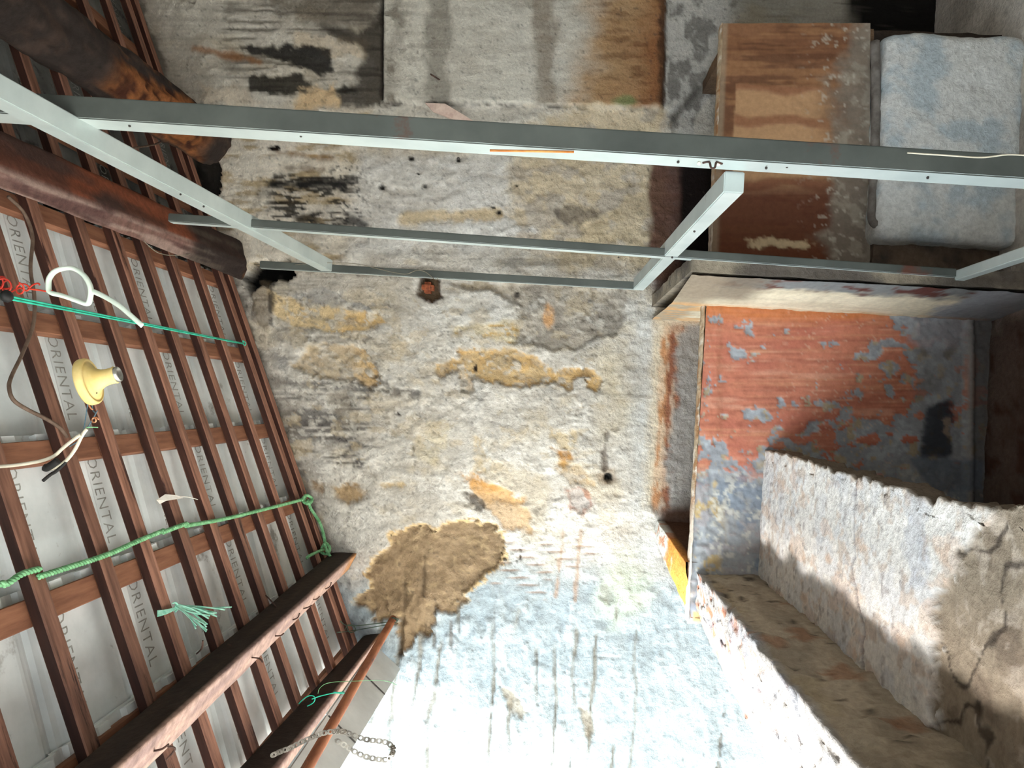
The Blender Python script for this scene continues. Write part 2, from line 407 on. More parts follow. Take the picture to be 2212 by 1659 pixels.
    p.mix(sst(v, 515, 575) * sst(-v, -606, -596) * sst(u, 560, 640) * sst(p.n(90, 22, 68), .4, .6) * .45, (84, 76, 66))  # soft shadow of the upright at the wall, painted in
    for cu, cv, r in ((825, 405, 7), (888, 342, 6), (990, 345, 5), (1078, 458, 6), (1066, 448, 4), (918, 402, 4), (905, 375, 3), (1115, 400, 3), (1297, 300, 5)):
        q = p.ell(cu, cv, r, r * .8, .4, .1, 8, 69); p.mix(q, (42, 38, 36)); p.h -= q * .012
    # red brown stain towards the tank
    p.mix(sst(u + (p.n(30, 60, 70) - .5) * 30, 1395, 1412) * sst(v, 300, 330) * sst(-v, -655, -600) * .9, (96, 60, 48))
    p.mix(sst(u + (p.n(20, 60, 71) - .5) * 16, 1462, 1480) * sst(v, 310, 350) * sst(-v, -620, -560), (34, 27, 25))  # shade inside the second tank painted near-black
    # ---- centre of the wall
    m = p.poly(ZA([(110, 50), (850, 80), (900, 300), (690, 330), (640, 450), (120, 440)]), 8, 9, seed=80)
    p.mix(m * .6, (182, 172, 156)); p.mix(m * sst(p.n(90, 8, 81), .5, .64) * .55, (132, 126, 118))
    p.mix(p.poly(ZA([(130, 190), (400, 150), (660, 200), (640, 260), (380, 255), (150, 215)]), 6, 8, seed=82) * .75, (150, 148, 146))
    m = p.poly(ZA([(112, 170), (200, 205), (330, 250), (640, 285), (720, 330), (590, 380), (400, 372), (240, 352), (118, 300)]), 5, 8, 26, 83)
    p.mix(m * .9, (214, 188, 144)); p.mix(m * p.n(30, 14, 84) * sst(u, 690, 760) * .9, (208, 166, 100)); p.h -= m * .004
    m = p.poly(ZA([(200, 570), (330, 460), (540, 450), (640, 500), (672, 580), (715, 660), (640, 705), (560, 655), (300, 612)]), 3, 7, 22, 85)
    p.mix(m * .95, (192, 170, 138)); p.mix(m * sst(u, 745, 800) * .7, (206, 170, 118)); p.h -= m * (.016 + (p.n(9, 8, 86) - .5) * .016)
    m2 = p.poly(ZA([(120, 480), (210, 500), (200, 590), (130, 560)]), 6, 7, seed=87); p.mix(m2 * .7, (130, 128, 126))
    m = p.poly(ZA([(1060, 130), (1230, 165), (1390, 215), (1440, 270), (1420, 360), (1410, 440), (1700, 480), (1770, 450), (1830, 395), (1925, 415), (2000, 300), (1995, 170), (1560, 120), (1200, 118)]), 3, 7, 30, 88)
    p.mix(m * .9, (172, 162, 148)); p.mix(m * sst(p.n(34, 30, 89), .46, .6) * .7, (142, 134, 124))
    p.h -= m * (.014 + (p.n(10, 9, 90) - .5) * .02); p.mix(m * p.ell(1184, 682, 14, 22, seed=91), (216, 168, 120))
    p.mix(m * sst(-u, -1150, -1050) * .6, (190, 172, 142))
    p.mix(p.poly(ZA([(1000, 200), (1200, 168), (1390, 235), (1430, 300), (1350, 330), (1060, 365), (860, 300)]), 4, 8, 26, 92) * .85, (214, 210, 202))
    m = p.poly(ZA([(1070, 352), (1350, 318), (1425, 360), (1400, 445), (1200, 425), (1075, 410)]), 6, 9, seed=93)
    p.mix(m * .7, (206, 188, 146)); p.mix(m * sst(p.n(40, 7, 94), .52, .64) * .8, (190, 150, 82))
    m = p.poly(ZA([(985, 575), (1100, 520), (1115, 465), (1400, 478), (1540, 525), (1620, 600), (1750, 570), (1840, 590), (1872, 650), (1845, 702), (1790, 680), (1800, 630), (1720, 640), (1690, 695), (1600, 650), (1400, 682), (1200, 640), (1165, 712), (1118, 700), (1110, 605), (1010, 612)]), 2.5, 6, 20, 95)
    p.mix(m * .95, (198, 168, 122)); p.mix(m * sst(p.n(40, 30, 96), .47, .6) * .75, (210, 172, 116)); p.mix(m * sst(p.n(24, 24, 97), .55, .66) * .6, (168, 142, 106))
    p.h -= m * (.018 + (p.n(9, 8, 98) - .5) * .018)
    p.mix(sst(u, 1260, 1330) * sst(-u, -1400, -1330) * sst(v, 720, 780) * sst(-v, -1010, -900) * p.n(50, 60, 99) * .9, (196, 178, 140))
    m = p.poly(ZA([(900, 620), (1130, 600), (1300, 680), (1300, 800), (1060, 850), (900, 790)]), 12, 12, seed=100)
    p.h += m * (p.n(11, 9, 101) - .5) * .014; p.mix(m * .4, (206, 202, 196))
    for a, b, w, c in (((110, 650), (890, 712), 9, .75), ((170, 828), (460, 850), 16, .8), ((200, 938), (570, 968), 8, .6), ((120, 420), (660, 420), 7, .4), ((260, 300), (700, 360), 5, .35), ((1050, 855), (1360, 880), 6, .5), ((620, 720), (660, 900), 6, .5)):
        (a,), (b,) = ZA([a]), ZA([b])
        p.mix(p.line(a, b, w, 7, 5, 30, 102 + w) * c, (84, 80, 78))
    p.mix(sst(p.n(110, 6, 120), .52, .66) * sst(-u, -860, -760) * sst(v, 820, 870) * sst(-v, -1060, -980) * .8, (92, 87, 83))
    m = p.poly(ZA([(400, 720), (520, 700), (560, 830), (600, 900), (500, 910), (440, 800)]), 5, 7, 22, 121); p.mix(m * .7, (146, 136, 122)); p.h -= m * .01
    p.mix(p.poly(ZA([(950, 850), (1100, 870), (1000, 1040), (1000, 1110), (900, 1040), (900, 940)]), 8, 10, seed=122) * .5, (206, 188, 146))
    p.mix(p.ell(775, 1000, 12, 12, .3, .25, 16, 123) * .9, (76, 72, 70)); p.mix(p.line((740, 985), (770, 960), 5, 4, 4, 14, 124) * .8, (60, 56, 56))
    for a, b in (((540, 970), (420, 940)), ((730, 1060), (800, 1060)), ((860, 980), (880, 1100)), ((640, 620), (720, 660))):
        (a,), (b,) = ZA([a]), ZA([b]); q = p.line(a, b, 3, 2.5, 5, 14, 126); p.mix(q * .6, (96, 90, 88)); p.h -= q * .008
    cr = p.n(34, 26, 127, 3); crk = sst(-np.abs(cr - .5), -.012, -.004) * sst(-u, -900, -760) * sst(v, 600, 650)
    p.mix(crk * .5, (108, 100, 94)); p.h -= crk * .004
    # orange and ochre flaking lower down
    for q, c, a in (([(1100, 1150), (1180, 1125), (1330, 1225), (1450, 1290), (1380, 1315), (1250, 1290)], (200, 146, 76), .9), ([(1150, 1250), (1340, 1240), (1480, 1330), (1500, 1440), (1360, 1440), (1240, 1320)], (206, 172, 130), .8),
                    ([(1605, 1000), (1660, 1010), (1725, 1060), (1660, 1082)], (170, 120, 56), .9), ([(1600, 900), (1720, 910), (1760, 1010), (1640, 1000)], (190, 160, 100), .6), ([(1180, 930), (1240, 950), (1250, 1130), (1200, 1130)], (206, 176, 122), .55), ([(1620, 1060), (1760, 1090), (1820, 1200), (1700, 1190)], (186, 150, 96), .6),
                    ([(330, 1175), (390, 1190), (380, 1230), (335, 1215)], (132, 94, 50), .8), ([(430, 1205), (560, 1200), (610, 1250), (570, 1300), (450, 1265)], (160, 128, 84), .85), ([(710, 1190), (800, 1190), (800, 1205), (720, 1205)], (206, 176, 124), .7)):
        m = p.poly(ZA(q), 6, 8, 22, 130 + len(q)); p.mix(m * a, c); p.h -= m * .006
    m = p.poly(ZA([(1135, 1240), (1180, 1230), (1250, 1310), (1220, 1335), (1180, 1300)]), 3, 5, 14, 140); p.mix(m * .85, (104, 96, 88)); p.h -= m * .012
    m = p.poly(ZA([(1690, 1235), (1760, 1220), (1800, 1300), (1750, 1345), (1700, 1300)]), 3, 4, 16, 141)
    rim = p.poly(ZA([(1675, 1222), (1775, 1205), (1825, 1300), (1755, 1362), (1690, 1315)]), 4, 5, 16, 142)
    p.mix(rim * .7, (150, 84, 54)); p.mix(m * .9, (190, 182, 176)); p.h -= m * .008
    q = p.ell(1314, 1031, 9, 9, .25, .05, 10, 143); p.mix(p.ell(1312, 1030, 22, 22, .3, .15, 14, 144) * .7, (140, 120, 98)); p.mix(q, (20, 18, 17)); p.h -= q * .03
    q = p.line((1312, 935), (1304, 1015), 4, 4, 6, 16, 145); p.mix(q * .8, (104, 92, 82)); p.h -= q * .01
    p.mix(p.ell(1027, 795, 4, 9, .3, .05, 10, 146), (40, 32, 28)); p.mix(p.ell(1117, 636, 7, 6, .3, .1, 10, 147), (36, 30, 28))
    p.mix(p.ell(860, 895, 5, 4, .3, .2, 8, 148), (60, 54, 52))
    # socket with an iron plug
    q = p.poly([(905, 598), (945, 600), (955, 640), (935, 655), (915, 645), (897, 640)], 3, 4, 14, 149); p.mix(q, (96, 78, 60)); p.h -= q * .03
    # broken top beside the roof, shade painted along the junction and in its holes
    jn = u - (302 + .342 * v)
    p.mix(sst(-jn + (p.n(30, 30, 150) - .5) * 60, -40, -12) * .4, (140, 130, 116))
    p.mix(sst(-jn + (p.n(22, 22, 151) - .5) * 36, -12, 4) * .7, (70, 62, 54))
    q = p.poly([(546, 570), (630, 562), (636, 596), (600, 606), (560, 616), (540, 640), (528, 600)], 4, 6, 20, 152); p.mix(q, (12, 11, 11)); p.h -= q * .10
    q = p.poly([(400, 330), (468, 300), (474, 420), (462, 520), (500, 560), (440, 560)], 4, 7, 24, 153); p.mix(q * .95, (24, 21, 19)); p.h -= q * .08
    q = p.poly([(545, 600), (590, 612), (592, 690), (580, 720), (548, 690)], 4, 5, 18, 154); p.mix(q * .7, (118, 104, 86)); p.h += q * .015
    p.mix(p.line((590, 590), (586, 700), 4, 3, 3, 14, 155) * .8, (44, 40, 38))
    # ---- pale limewash towards the yard, skylight near the eave painted in lighter
    w = v + (p.n(120, 90, 160) - .5) * 220 + (u - 1100) * .12
    lw = sst(w, 1130, 1330)
    p.mix(lw * .92, (147, 159, 164)); p.mix(lw * sst(p.n(40, 30, 161), .5, .66) * .4, (132, 144, 149)); p.mix(lw * sst(v + (1000 - u) * .35 + (p.n(50, 40, 159) - .5) * 160, 1480, 1560) * sst(-u, -1330, -1200) * .8, (196, 204, 206))
    p.mix(sst(u + (p.n(30, 90, 162) - .5) * 40, 1345, 1395) * sst(v, 640, 700) * sst(-v + (p.n(60, 60, 158) - .5) * 120, -1220, -1120) * .75, (204, 204, 200))
    gr = p.ell(1345, 1275, 55, 70, .6, .3, 30, 163); p.mix(gr * .35, (186, 192, 150))
    uu = u + .06 * (v - 1400) + (p.n(60, 160, 164) - .5) * 34
    ph = (uu - 858) / 43.0; fr = np.abs(ph - np.round(ph)) * 43
    on = sst(vn(np.round(ph) * 7.3, v / 120, 165), .38, .62) * sst(v + (p.n(40, 60, 166) - .5) * 160, 1290, 1380) * sst(-u, -1430, -1330)
    gv = sst(-fr, -5.5, -1.5) * on
    p.mix(gv * .75, (142, 134, 120)); p.h -= gv * .016
    lump = sst(v, 1180, 1300); p.h += lump * ((p.n(18, 34, 167) - .5) * .02 + (p.n(50, 60, 168) - .5) * .02)
    flake = lump * sst(p.n(26, 44, 169), .56, .64) * sst(-u, -1330, -1200); p.mix(flake * .5, (176, 184, 186)); p.h += flake * .008
    for q in ([(1075, 1480), (1105, 1490), (1140, 1540), (1130, 1560), (1100, 1530)], [(1250, 1530), (1275, 1535), (1285, 1580), (1270, 1600)]):
        m = p.poly(q, 3, 4, 16, 171); p.mix(m * .8, (150, 140, 124)); p.h -= m * .014
    # bare brown render where the limewash fell away
    mud = ZB([(690, 740), (735, 600), (775, 500), (830, 430), (960, 390), (1180, 350), (1350, 390), (1425, 440), (1440, 540), (1380, 620), (1300, 660), (1230, 740), (1200, 800), (1180, 870), (1090, 870), (1060, 1020), (985, 1000), (960, 1050), (870, 1070), (860, 890), (720, 860), (640, 800)])
    d = sdf(mud, u, v) + (p.n(34, 30, 175, 5, .65) - .5) * 64 - 4
    rimm = sst(d, -9, -2) * sst(-d, -12, 2) * sst(-v, -1330, -1270); p.mix(rimm * .85, (206, 172, 116))
    m = sst(d, -1, 5); p.mix(m * .95, (146, 122, 92)); p.mix(m * sst(p.n(40, 34, 176), .5, .64) * .6, (118, 98, 74)); p.mix(m * sst(p.n(14, 12, 177), .6, .7) * .5, (176, 152, 116))
    p.h -= m * (.02 + (p.n(12, 12, 178) - .5) * .014)
    for a, b in (((905, 640), (900, 900)), ((1015, 440), (995, 800)), ((1070, 800), (1060, 1020)), ((890, 880), (880, 1070)), ((1150, 880), (1150, 1030))):
        (a,), (b,) = ZB([a]), ZB([b]); q = p.line(a, b, 2.5, 2.5, 3, 30, 179); p.mix(q * .6, (96, 80, 62)); p.h -= q * .008
    for a, b in (((1430, 560), (1440, 620)), ((1440, 590), (1500, 575)), ((1510, 510), (1515, 560)), ((1410, 610), (1440, 560))):
        (a,), (b,) = ZB([a]), ZB([b]); q = p.line(a, b, 1.2, 2, 3, 10, 180); p.mix(q * .9, (40, 32, 28)); p.h -= q * .012
    sc = sst(-np.abs(((v - .05 * u) % 15) - 7) + 1.6, 0, 1.2) * p.poly(ZB([(1430, 480), (1900, 470), (1915, 600), (1700, 620), (1640, 760), (1380, 700)]), 6, 8, seed=181)
    p.mix(sc * .6, (150, 112, 84)); p.h -= sc * .004
    for a, b in (((1740, 420), (1700, 760)), ((1830, 420), (1800, 780))):
        (a,), (b,) = ZB([a]), ZB([b]); q = p.line(a, b, 3, 3, 4, 24, 182); p.mix(q * .6, (160, 120, 84))
    q = p.poly(ZB([(1930, 700), (2000, 690), (2010, 760), (1980, 800), (1935, 770)]), 3, 3, 14, 183); p.mix(q * .5, (160, 162, 156)); p.h -= q * .008
    for a, b in (((1900, 1078), (2030, 1080)), ((1700, 1040), (1655, 1560))):
        (a,), (b,) = ZB([a]), ZB([b]); q = p.line(a, b, 1.6, 2, 3, 40, 184); p.mix(q * .35, (132, 128, 122)); p.h -= q * .006
    q = p.line((1572, 1490), (1552, 1659), 3, 2, 8, 60, 185); p.mix(q * .7, (128, 122, 114)); p.h -= q * .015
    # ---- waterline stains inside the tank
    w = u - 1432 + .055 * (v - 700) + (p.n(9, 26, 190) - .5) * 16
    ins = sst(v, 672, 700) * sst(-v, -1130, -1080)
    p.mix(sst(w, -34, -6) * ins * .7, (226, 204, 168)); bk = sst(p.n(12, 46, 193), .38, .56); p.mix(sst(w, -6, 4) * ins * (.35 + .5 * bk), (186, 122, 70)); p.mix(sst(w, 8, 22) * ins * (.4 + .5 * bk), (134, 84, 64))
    m = p.poly([(1455, 720), (1520, 690), (1530, 1100), (1445, 1110), (1440, 1000), (1462, 860)], 8, 8, 24, 191); p.mix(m * .9, (150, 146, 140)); p.h += m * (p.n(9, 9, 192) - .5) * .012
    p.mix(sst(u, 1405, 1425) * sst(v, 640, 668) * sst(-v, -708, -694) * .8, (232, 214, 186))
    zone = sst(u, 590, 640) * sst(-u, -1330, -1280) * sst(v, 610, 640) * sst(-v, -1080, -1000)
    p.mix(zone * sst(p.n(20, 14, 220, 5, .6), .57, .63) * .65, (204, 198, 187)); p.mix(zone * sst(p.n(44, 26, 221, 5, .6), .59, .64) * .5, (190, 170, 136)); p.mix(zone * sst(p.n(26, 16, 222, 5, .6), .6, .65) * .4, (150, 142, 130))
    lum_ = p.rgb.mean(1); sat_ = p.rgb.max(1) - p.rgb.min(1)
    inner_ = sst(u - (302 + .342 * v), 10, 60) * sst(lum_, .22, .42) * sst(-sat_, -.34, -.2) * sst(-v + (p.n(80, 60, 199) - .5) * 160, -1230, -1100) * (1 - .7 * sst(-v, -232, -225) * sst(u, 826, 832))
    for sd, su, sv, th, hh in ((201, 70, 46, .50, .004), (203, 40, 30, .54, .003), (205, 110, 50, .47, .003), (207, 24, 18, .57, .002)):
        f_ = p.n(su, sv, sd, 5, .6); wz = sst(p.n(200, 160, sd + 1), .42, .56) * inner_
        p.h += sst(f_, th, th + .012) * hh * wz
        p.mix(sst(-np.abs(f_ - th), -.012, -.002) * wz * .3, (120, 112, 102)); p.mix(sst(f_, th, th + .02) * wz * .14, (222, 217, 208)); p.mix(sst(-f_, -th + .05, -th + .1) * wz * .18, (176, 164, 146))
    tone = (.84 + .32 * p.n(26, 18, 210, 5, .65)) * (.88 + .24 * p.n(7, 5, 211, 3)) * (.9 + .2 * p.n(120, 5, 212, 3)); p.mul(tone)
    p.mix(sst(p.n(5, 5, 213, 2), .78, .86) * .5, (70, 64, 60)); p.h += (p.n(8, 7, 214, 3) - .5) * .005
    p.mix(sst(u, 1415, 1440) * sst(v, 1085, 1110) * sst(-v, -1225, -1190) * sst(-u, -1500, -1490) * .9, (92, 62, 46))  # shadow of the stub end painted brown on the wall
    return p
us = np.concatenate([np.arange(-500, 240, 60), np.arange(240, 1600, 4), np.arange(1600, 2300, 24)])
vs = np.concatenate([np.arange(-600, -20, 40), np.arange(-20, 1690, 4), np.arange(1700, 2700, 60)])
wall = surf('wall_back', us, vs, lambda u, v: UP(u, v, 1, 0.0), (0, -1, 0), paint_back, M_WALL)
tag(wall, 'peeling limewashed plaster wall with soot, rust and ochre patches', kind='structure')

# ================================================================== tank front, pier, counter and low walls
YT = yk(1.19)                                     # front of the old tank
def paint_red(u, v):
    p = Paint(u, v, (192, 122, 98))
    st = p.n(150, 9, 3); big = p.n(120, 60, 5)
    p.mix(sst(st, .5, .68) * .6, (158, 94, 76)); p.mix(sst(p.n(120, 6, 7), .55, .7) * .6, (212, 158, 132)); p.mix(sst(big, .5, .66) * .5, (182, 108, 90))
    p.mix(sst(p.n(200, 5, 8), .6, .72) * .4, (206, 152, 116))
    w = v + (p.n(90, 8, 9) - .5) * 40
    p.mix(sst(-w, -720, -660) * .8, (192, 116, 62))
    p.mix(sst(-np.abs(u - 1552), -16, -5) * .2, (120, 84, 58))
    nz = p.n(34, 26, 11, 5, .6)
    amt = sst(u, 1820, 2010) * .17 + sst(v, 850, 1010) * .21 + sst(u - .9 * (v - 700), 1620, 1990) * .05
    peel = sst(nz + amt + .05 * sst(-np.abs(v - 930 + .2 * (u - 1700)), -140, 0) * sst(u, 1560, 1620), .665, .69)
    p.mix(peel, (150, 152, 156)); p.h -= peel * .003
    p.mix(peel * sst(p.n(20, 16, 12), .54, .64) * .7, (172, 176, 180)); p.mix(peel * sst(p.n(18, 18, 13), .6, .68) * .7, (176, 152, 110))
    low = sst(v + (p.n(50, 40, 14) - .5) * 60, 1000, 1060)
    p.mix(low * .9, (158, 160, 162)); p.mix(low * sst(p.n(26, 40, 15), .55, .62) * sst(-u, -1580, -1540), (188, 164, 120)); p.mix(low * sst(p.n(40, 50, 16), .56, .62) * .8, (132, 142, 154))
    p.mix(low * sst(p.n(12, 14, 17), .6, .68) * .7, (206, 202, 190))
    g = sst(u + (p.n(60, 70, 18) - .5) * 60, 1960, 2010) * sst(-v, -1010, -640)
    p.mix(g * .85, (146, 146, 148)); p.mix(g * sst(p.n(36, 50, 19), .52, .62) * .7, (96, 88, 84))
    p.mix(p.poly([(2000, 880), (2055, 860), (2060, 985), (1990, 990)], 8, 8, seed=20) * .9, (46, 50, 58))
    p.mix(p.poly([(2035, 905), (2055, 900), (2050, 950), (2040, 930)], 3, 4, 14, 21), (140, 124, 112))
    p.mix(p.ell(1985, 682, 10, 14, .3, .3, 10, 22) * .9, (64, 56, 56)); p.mix(p.poly([(1960, 640), (2100, 640), (2090, 760), (1960, 740)], 14, 10, seed=23) * .5, (176, 178, 184))
    p.mix(sst(u, 2082, 2100) * .7, (92, 86, 82)); p.mix(sst(-np.abs(u - 2092), -6, -2) * .8, (168, 164, 160)); p.h += sst(-np.abs(u - 2094), -14, -5) * .014
    ft = p.poly([(1960, 985), (2000, 990), (2125, 1000), (2125, 1060), (2030, 1066), (2000, 1040)], 6, 6, seed=24); p.mix(ft * .8, (104, 112, 124))
    scr = sst(-np.abs(p.n(26, 22, 25, 3) - .5), -.01, -.004) * sst(u, 1640, 1760) * sst(-u, -1990, -1900); p.mix(scr * .5, (210, 176, 152))
    
    p.h += (p.n(60, 60, 27) - .5) * .008 + (p.n(10, 10, 28) - .5) * (.002 + .006 * peel + .006 * low)
    return p
tankf = surf('wall_tank', np.arange(1496, 2200, 4.), np.arange(640, 1350, 4.), lambda u, v: UP(u - .06 * (v - 700) * np.clip((1560 - u) / 64, 0, 1) + 28 * np.clip((1560 - u) / 64, 0, 1), v, 1, YT), (0, -1, 0), paint_red, M_PAINT)
tag(tankf, 'red-brown painted front of an old masonry tank, peeling to grey', kind='structure')
def paint_rim(u, v):
    p = Paint(u, v, (182, 160, 132)); p.mix(sst(p.n(8, 40, 3), .5, .6) * .8, (150, 104, 62)); p.mix(sst(p.n(6, 24, 5), .6, .68) * .8, (214, 206, 192)); p.mix(sst(v, 1000, 1150) * .7, (220, 208, 194))
    p.h += (p.n(8, 18, 6) - .5) * .008
    return p
# rim and inner face of the tank front: swept along its length
a0, a1 = PY(1524, 640, YT), PY(1496 - 9, 1342, YT)
def rim_strip(name, p0, p1, th, mat, paint, n=160, down=.5):
    prof = [(-.004, .0), (0, .006), (th * .5, .008), (th, .004), (th + .003, -.02), (th + .003, -down)]
    t = np.linspace(0, 1, n); P = []; uu = []; vv = []
    for s in t:
        c = p0 * (1 - s) + p1 * s
        for j, (dy, dz) in enumerate(prof):
            P.append(c + np.array([0, dy, dz])); uu.append(1500 + j * 6); vv.append(640 + s * 650)
    p = paint(np.array(uu, float), np.array(vv, float))
    P = np.array(P); P[:, 2] += p.h
    return grid_mesh(name, P, n, len(prof), mat, p.rgb)
r = rim_strip('rim', a0, a1, .05, M_ROUGH, paint_rim); child(r, tankf); r['label'] = 'worn buff plaster rim'

# pier between the two tanks: splayed cream face
def paint_pier(u, v):          # u along height in px-like units, v 0..1 from back to front
    p = Paint(u, v * 300, (216, 204, 178))
    vv = v * 300
    p.mix(sst(p.n(120, 12, 3), .5, .66) * .5, (190, 176, 150))
    g = sst(vv + (p.n(40, 20, 5) - .5) * 50, 235, 260); p.mix(g * .9, (104, 108, 112)); p.mix(g * sst(p.n(40, 14, 6), .52, .6), (92, 56, 50))
    p.mix(sst(-u, -1600, -1530) * sst(vv, 130, 200) * .85, (112, 100, 86)); p.mix(sst(-u, -1500, -1450) * .8, (140, 126, 108))
    p.mix(sst(u + (p.n(40, 30, 7) - .5) * 60, 1955, 1985), (158, 160, 164)); p.mix(sst(-vv, -150, -128) * sst(p.n(70, 8, 8), .45, .6) * .7, (200, 150, 96))
    p.h += (p.n(30, 30, 9) - .5) * .008
    return p
zt, zb = 1.5 - 215 / 519., -.02
YN = yk(1.37)
xb = float(PY(1535, 654, YT)[0]); xf = float(PY(1560, 590, YN)[0])
nh, nd = 200, 50
S, Tt = np.meshgrid(np.linspace(0, 1, nh), np.linspace(0, 1, nd), indexing='ij')
zz = zt + (zb - zt) * S.ravel(); td = Tt.ravel()
yy = 0 + YN * td
tf = np.clip((yy - YT) / (YN - YT), 0, 1)
xx = xb - .01 + (xf - xb) * tf
p = paint_pier(1400 + (zt - zz) * 519 * 1.3, np.where(yy > YT, .43 * np.clip(yy / YT, 0, 1), .43 + .57 * tf))
pier = grid_mesh('wall_pier', np.stack([xx - p.h, yy, zz], 1), nh, nd, M_PAINT, p.rgb)
tag(pier, 'cream-painted splayed pier between the two tank fronts', kind='structure')
# top and nose of the pier
def block(name, x0, x1, y0, y1, z0, z1, mat, col1, col2, parent, seed=1, step=.02, amp=.008, rad=.0):
    """rough-faced masonry block: a subdivided box with noise and painted colour"""
    VV = []; FF = []; CC = []; off = 0
    def face(o, e1, e2, n1, n2, nrm):
        nonlocal off
        A, B = np.meshgrid(np.linspace(0, 1, n1), np.linspace(0, 1, n2), indexing='ij'); A = A.ravel(); B = B.ravel()
        P = o + A[:, None] * e1 + B[:, None] * e2
        c = (np.array([x0 + x1, y0 + y1, z0 + z1]) / 2); hs = np.array([x1 - x0, y1 - y0, z1 - z0]) / 2
        if rad:
            q = P - c; inner = hs - rad; cl = np.clip(q, -inner, inner); dv = q - cl; ln = np.linalg.norm(dv, axis=1)[:, None]
            P = c + cl + np.where(ln > 1e-9, dv / np.maximum(ln, 1e-9) * rad, 0)
        s1 = P[:, 0] * 1.7 + P[:, 1] * .9; s2 = P[:, 2] * 1.6 + P[:, 1] * 1.1
        n_ = fbm(s1 * 9, s2 * 9, seed, 5) - .5
        dirv = unit_rows((P - c) / hs)
        P = P + dirv * (n_ * 2 * amp)[:, None]
        m = sst(fbm(s1 * 6, s2 * 6, seed + 9, 5), .42, .62)[:, None]
        CC.append(lin(col1) * (1 - m) + lin(col2) * m); VV.append(P)
        i, j = np.meshgrid(np.arange(n1 - 1), np.arange(n2 - 1), indexing='ij')
        FF.append(np.stack([i * n2 + j, (i + 1) * n2 + j, (i + 1) * n2 + j + 1, i * n2 + j + 1], -1).reshape(-1, 4) + off); off += n1 * n2
    dx, dy, dz = np.array([x1 - x0, 0, 0]), np.array([0, y1 - y0, 0]), np.array([0, 0, z1 - z0])
    o = np.array([x0, y0, z0]); k = lambda L: max(2, int(abs(L) / step) + 1)
    nx, ny, nz_ = k(x1 - x0), k(y1 - y0), k(z1 - z0)
    face(o, dx, dz, nx, nz_, 0); face(o + dy, dx, dz, nx, nz_, 0); face(o, dy, dz, ny, nz_, 0); face(o + dx, dy, dz, ny, nz_, 0); face(o + dz, dx, dy, nx, ny, 0); face(o, dx, dy, nx, ny, 0)
    ob = mesh_obj(name, np.concatenate(VV), np.concatenate(FF).tolist(), mat, None, True, np.concatenate(CC))
    if parent is not None: child(ob, parent)
    return ob
def unit_rows(a): return a / (np.linalg.norm(a, axis=1)[:, None] + 1e-9)
b = block('pier_core', xf - .001, xf + .05, YN - .004, 0.02, -.02, zt + .004, M_ROUGH, (150, 138, 120), (96, 88, 80), pier, 4)
b['label'] = 'rough grey-brown core'

# second tank, right of the pier: rust-stained front, then a grey plastered block by the floor
def paint_rust(u, v):
    p = Paint(u, v, (140, 100, 72))
    p.mix(sst(p.n(110, 26, 3), .45, .62) * .7, (106, 74, 54)); p.mix(sst(p.n(140, 8, 5), .52, .68) * .6, (166, 122, 86))
    p.mix(sst(np.sin(v / 17. + p.n(90, 90, 6) * 5), .1, .9) * .4 * sst(-v, -300, -240), (96, 58, 40))
    q = sdf([(1588, 182), (1850, 190), (1800, 420), (1578, 420)], u, v) + (p.n(20, 20, 8) - .5) * 8
    m = sst(q, -3, 3) * sst(-u, -1830, -1740); p.mix(m * .75, (200, 160, 120)); p.mix(m * sst(np.sin((v - 190) / 11. + p.n(80, 40, 9) * 3), 0, .9) * .65, (132, 78, 56)); p.h += m * .004
    p.mix(sst(v, 370, 420) * .75, (96, 54, 42)); p.mix(sst(v + (p.n(90, 10, 10) - .5) * 40, 470, 540) * .6, (112, 66, 44))
    p.mix(p.poly([(1615, 520), (1660, 512), (1760, 525), (1750, 536), (1660, 532), (1625, 545)], 4, 6, 20, 11), (206, 182, 146))
    g = sst(u + (p.n(50, 44, 12, 5) - .5) * 130 + .1 * (v - 300), 1780, 1850); p.mix(g * .8, (134, 126, 114)); p.mix(g * sst(p.n(24, 24, 13), .55, .64) * .6, (168, 158, 142))
    p.mix(sst(p.n(9, 9, 14, 3), .68, .74) * .7 * sst(u, 1700, 1800), (190, 180, 164))
    p.mix(sst(u, 1868, 1880) * .6, (150, 138, 124))
    p.mix(sst(-u, -1562, -1550) * .6, (168, 150, 126))
    p.h += (p.n(40, 40, 15) - .5) * .012
    return p
YR = YT + .0
rust = surf('wall_tank_right', np.arange(1540, 1884, 4.), np.arange(50, 600, 4.), lambda u, v: UP(u - .06 * (v - 50) * np.clip((1600 - u) / 60, 0, 1) + 22 * np.clip((1600 - u) / 60, 0, 1), v, 1, YR), (0, -1, 0), paint_rust, M_PAINT)
tag(rust, 'rust-brown stained front of the second tank beside the grey block', kind='structure')
q0, q1 = PY(1562, 50, YR), PY(1540 - 6, 600, YR)
r2 = rim_strip('rim', q0, q1, .045, M_ROUGH, paint_rim, 120); child(r2, rust)
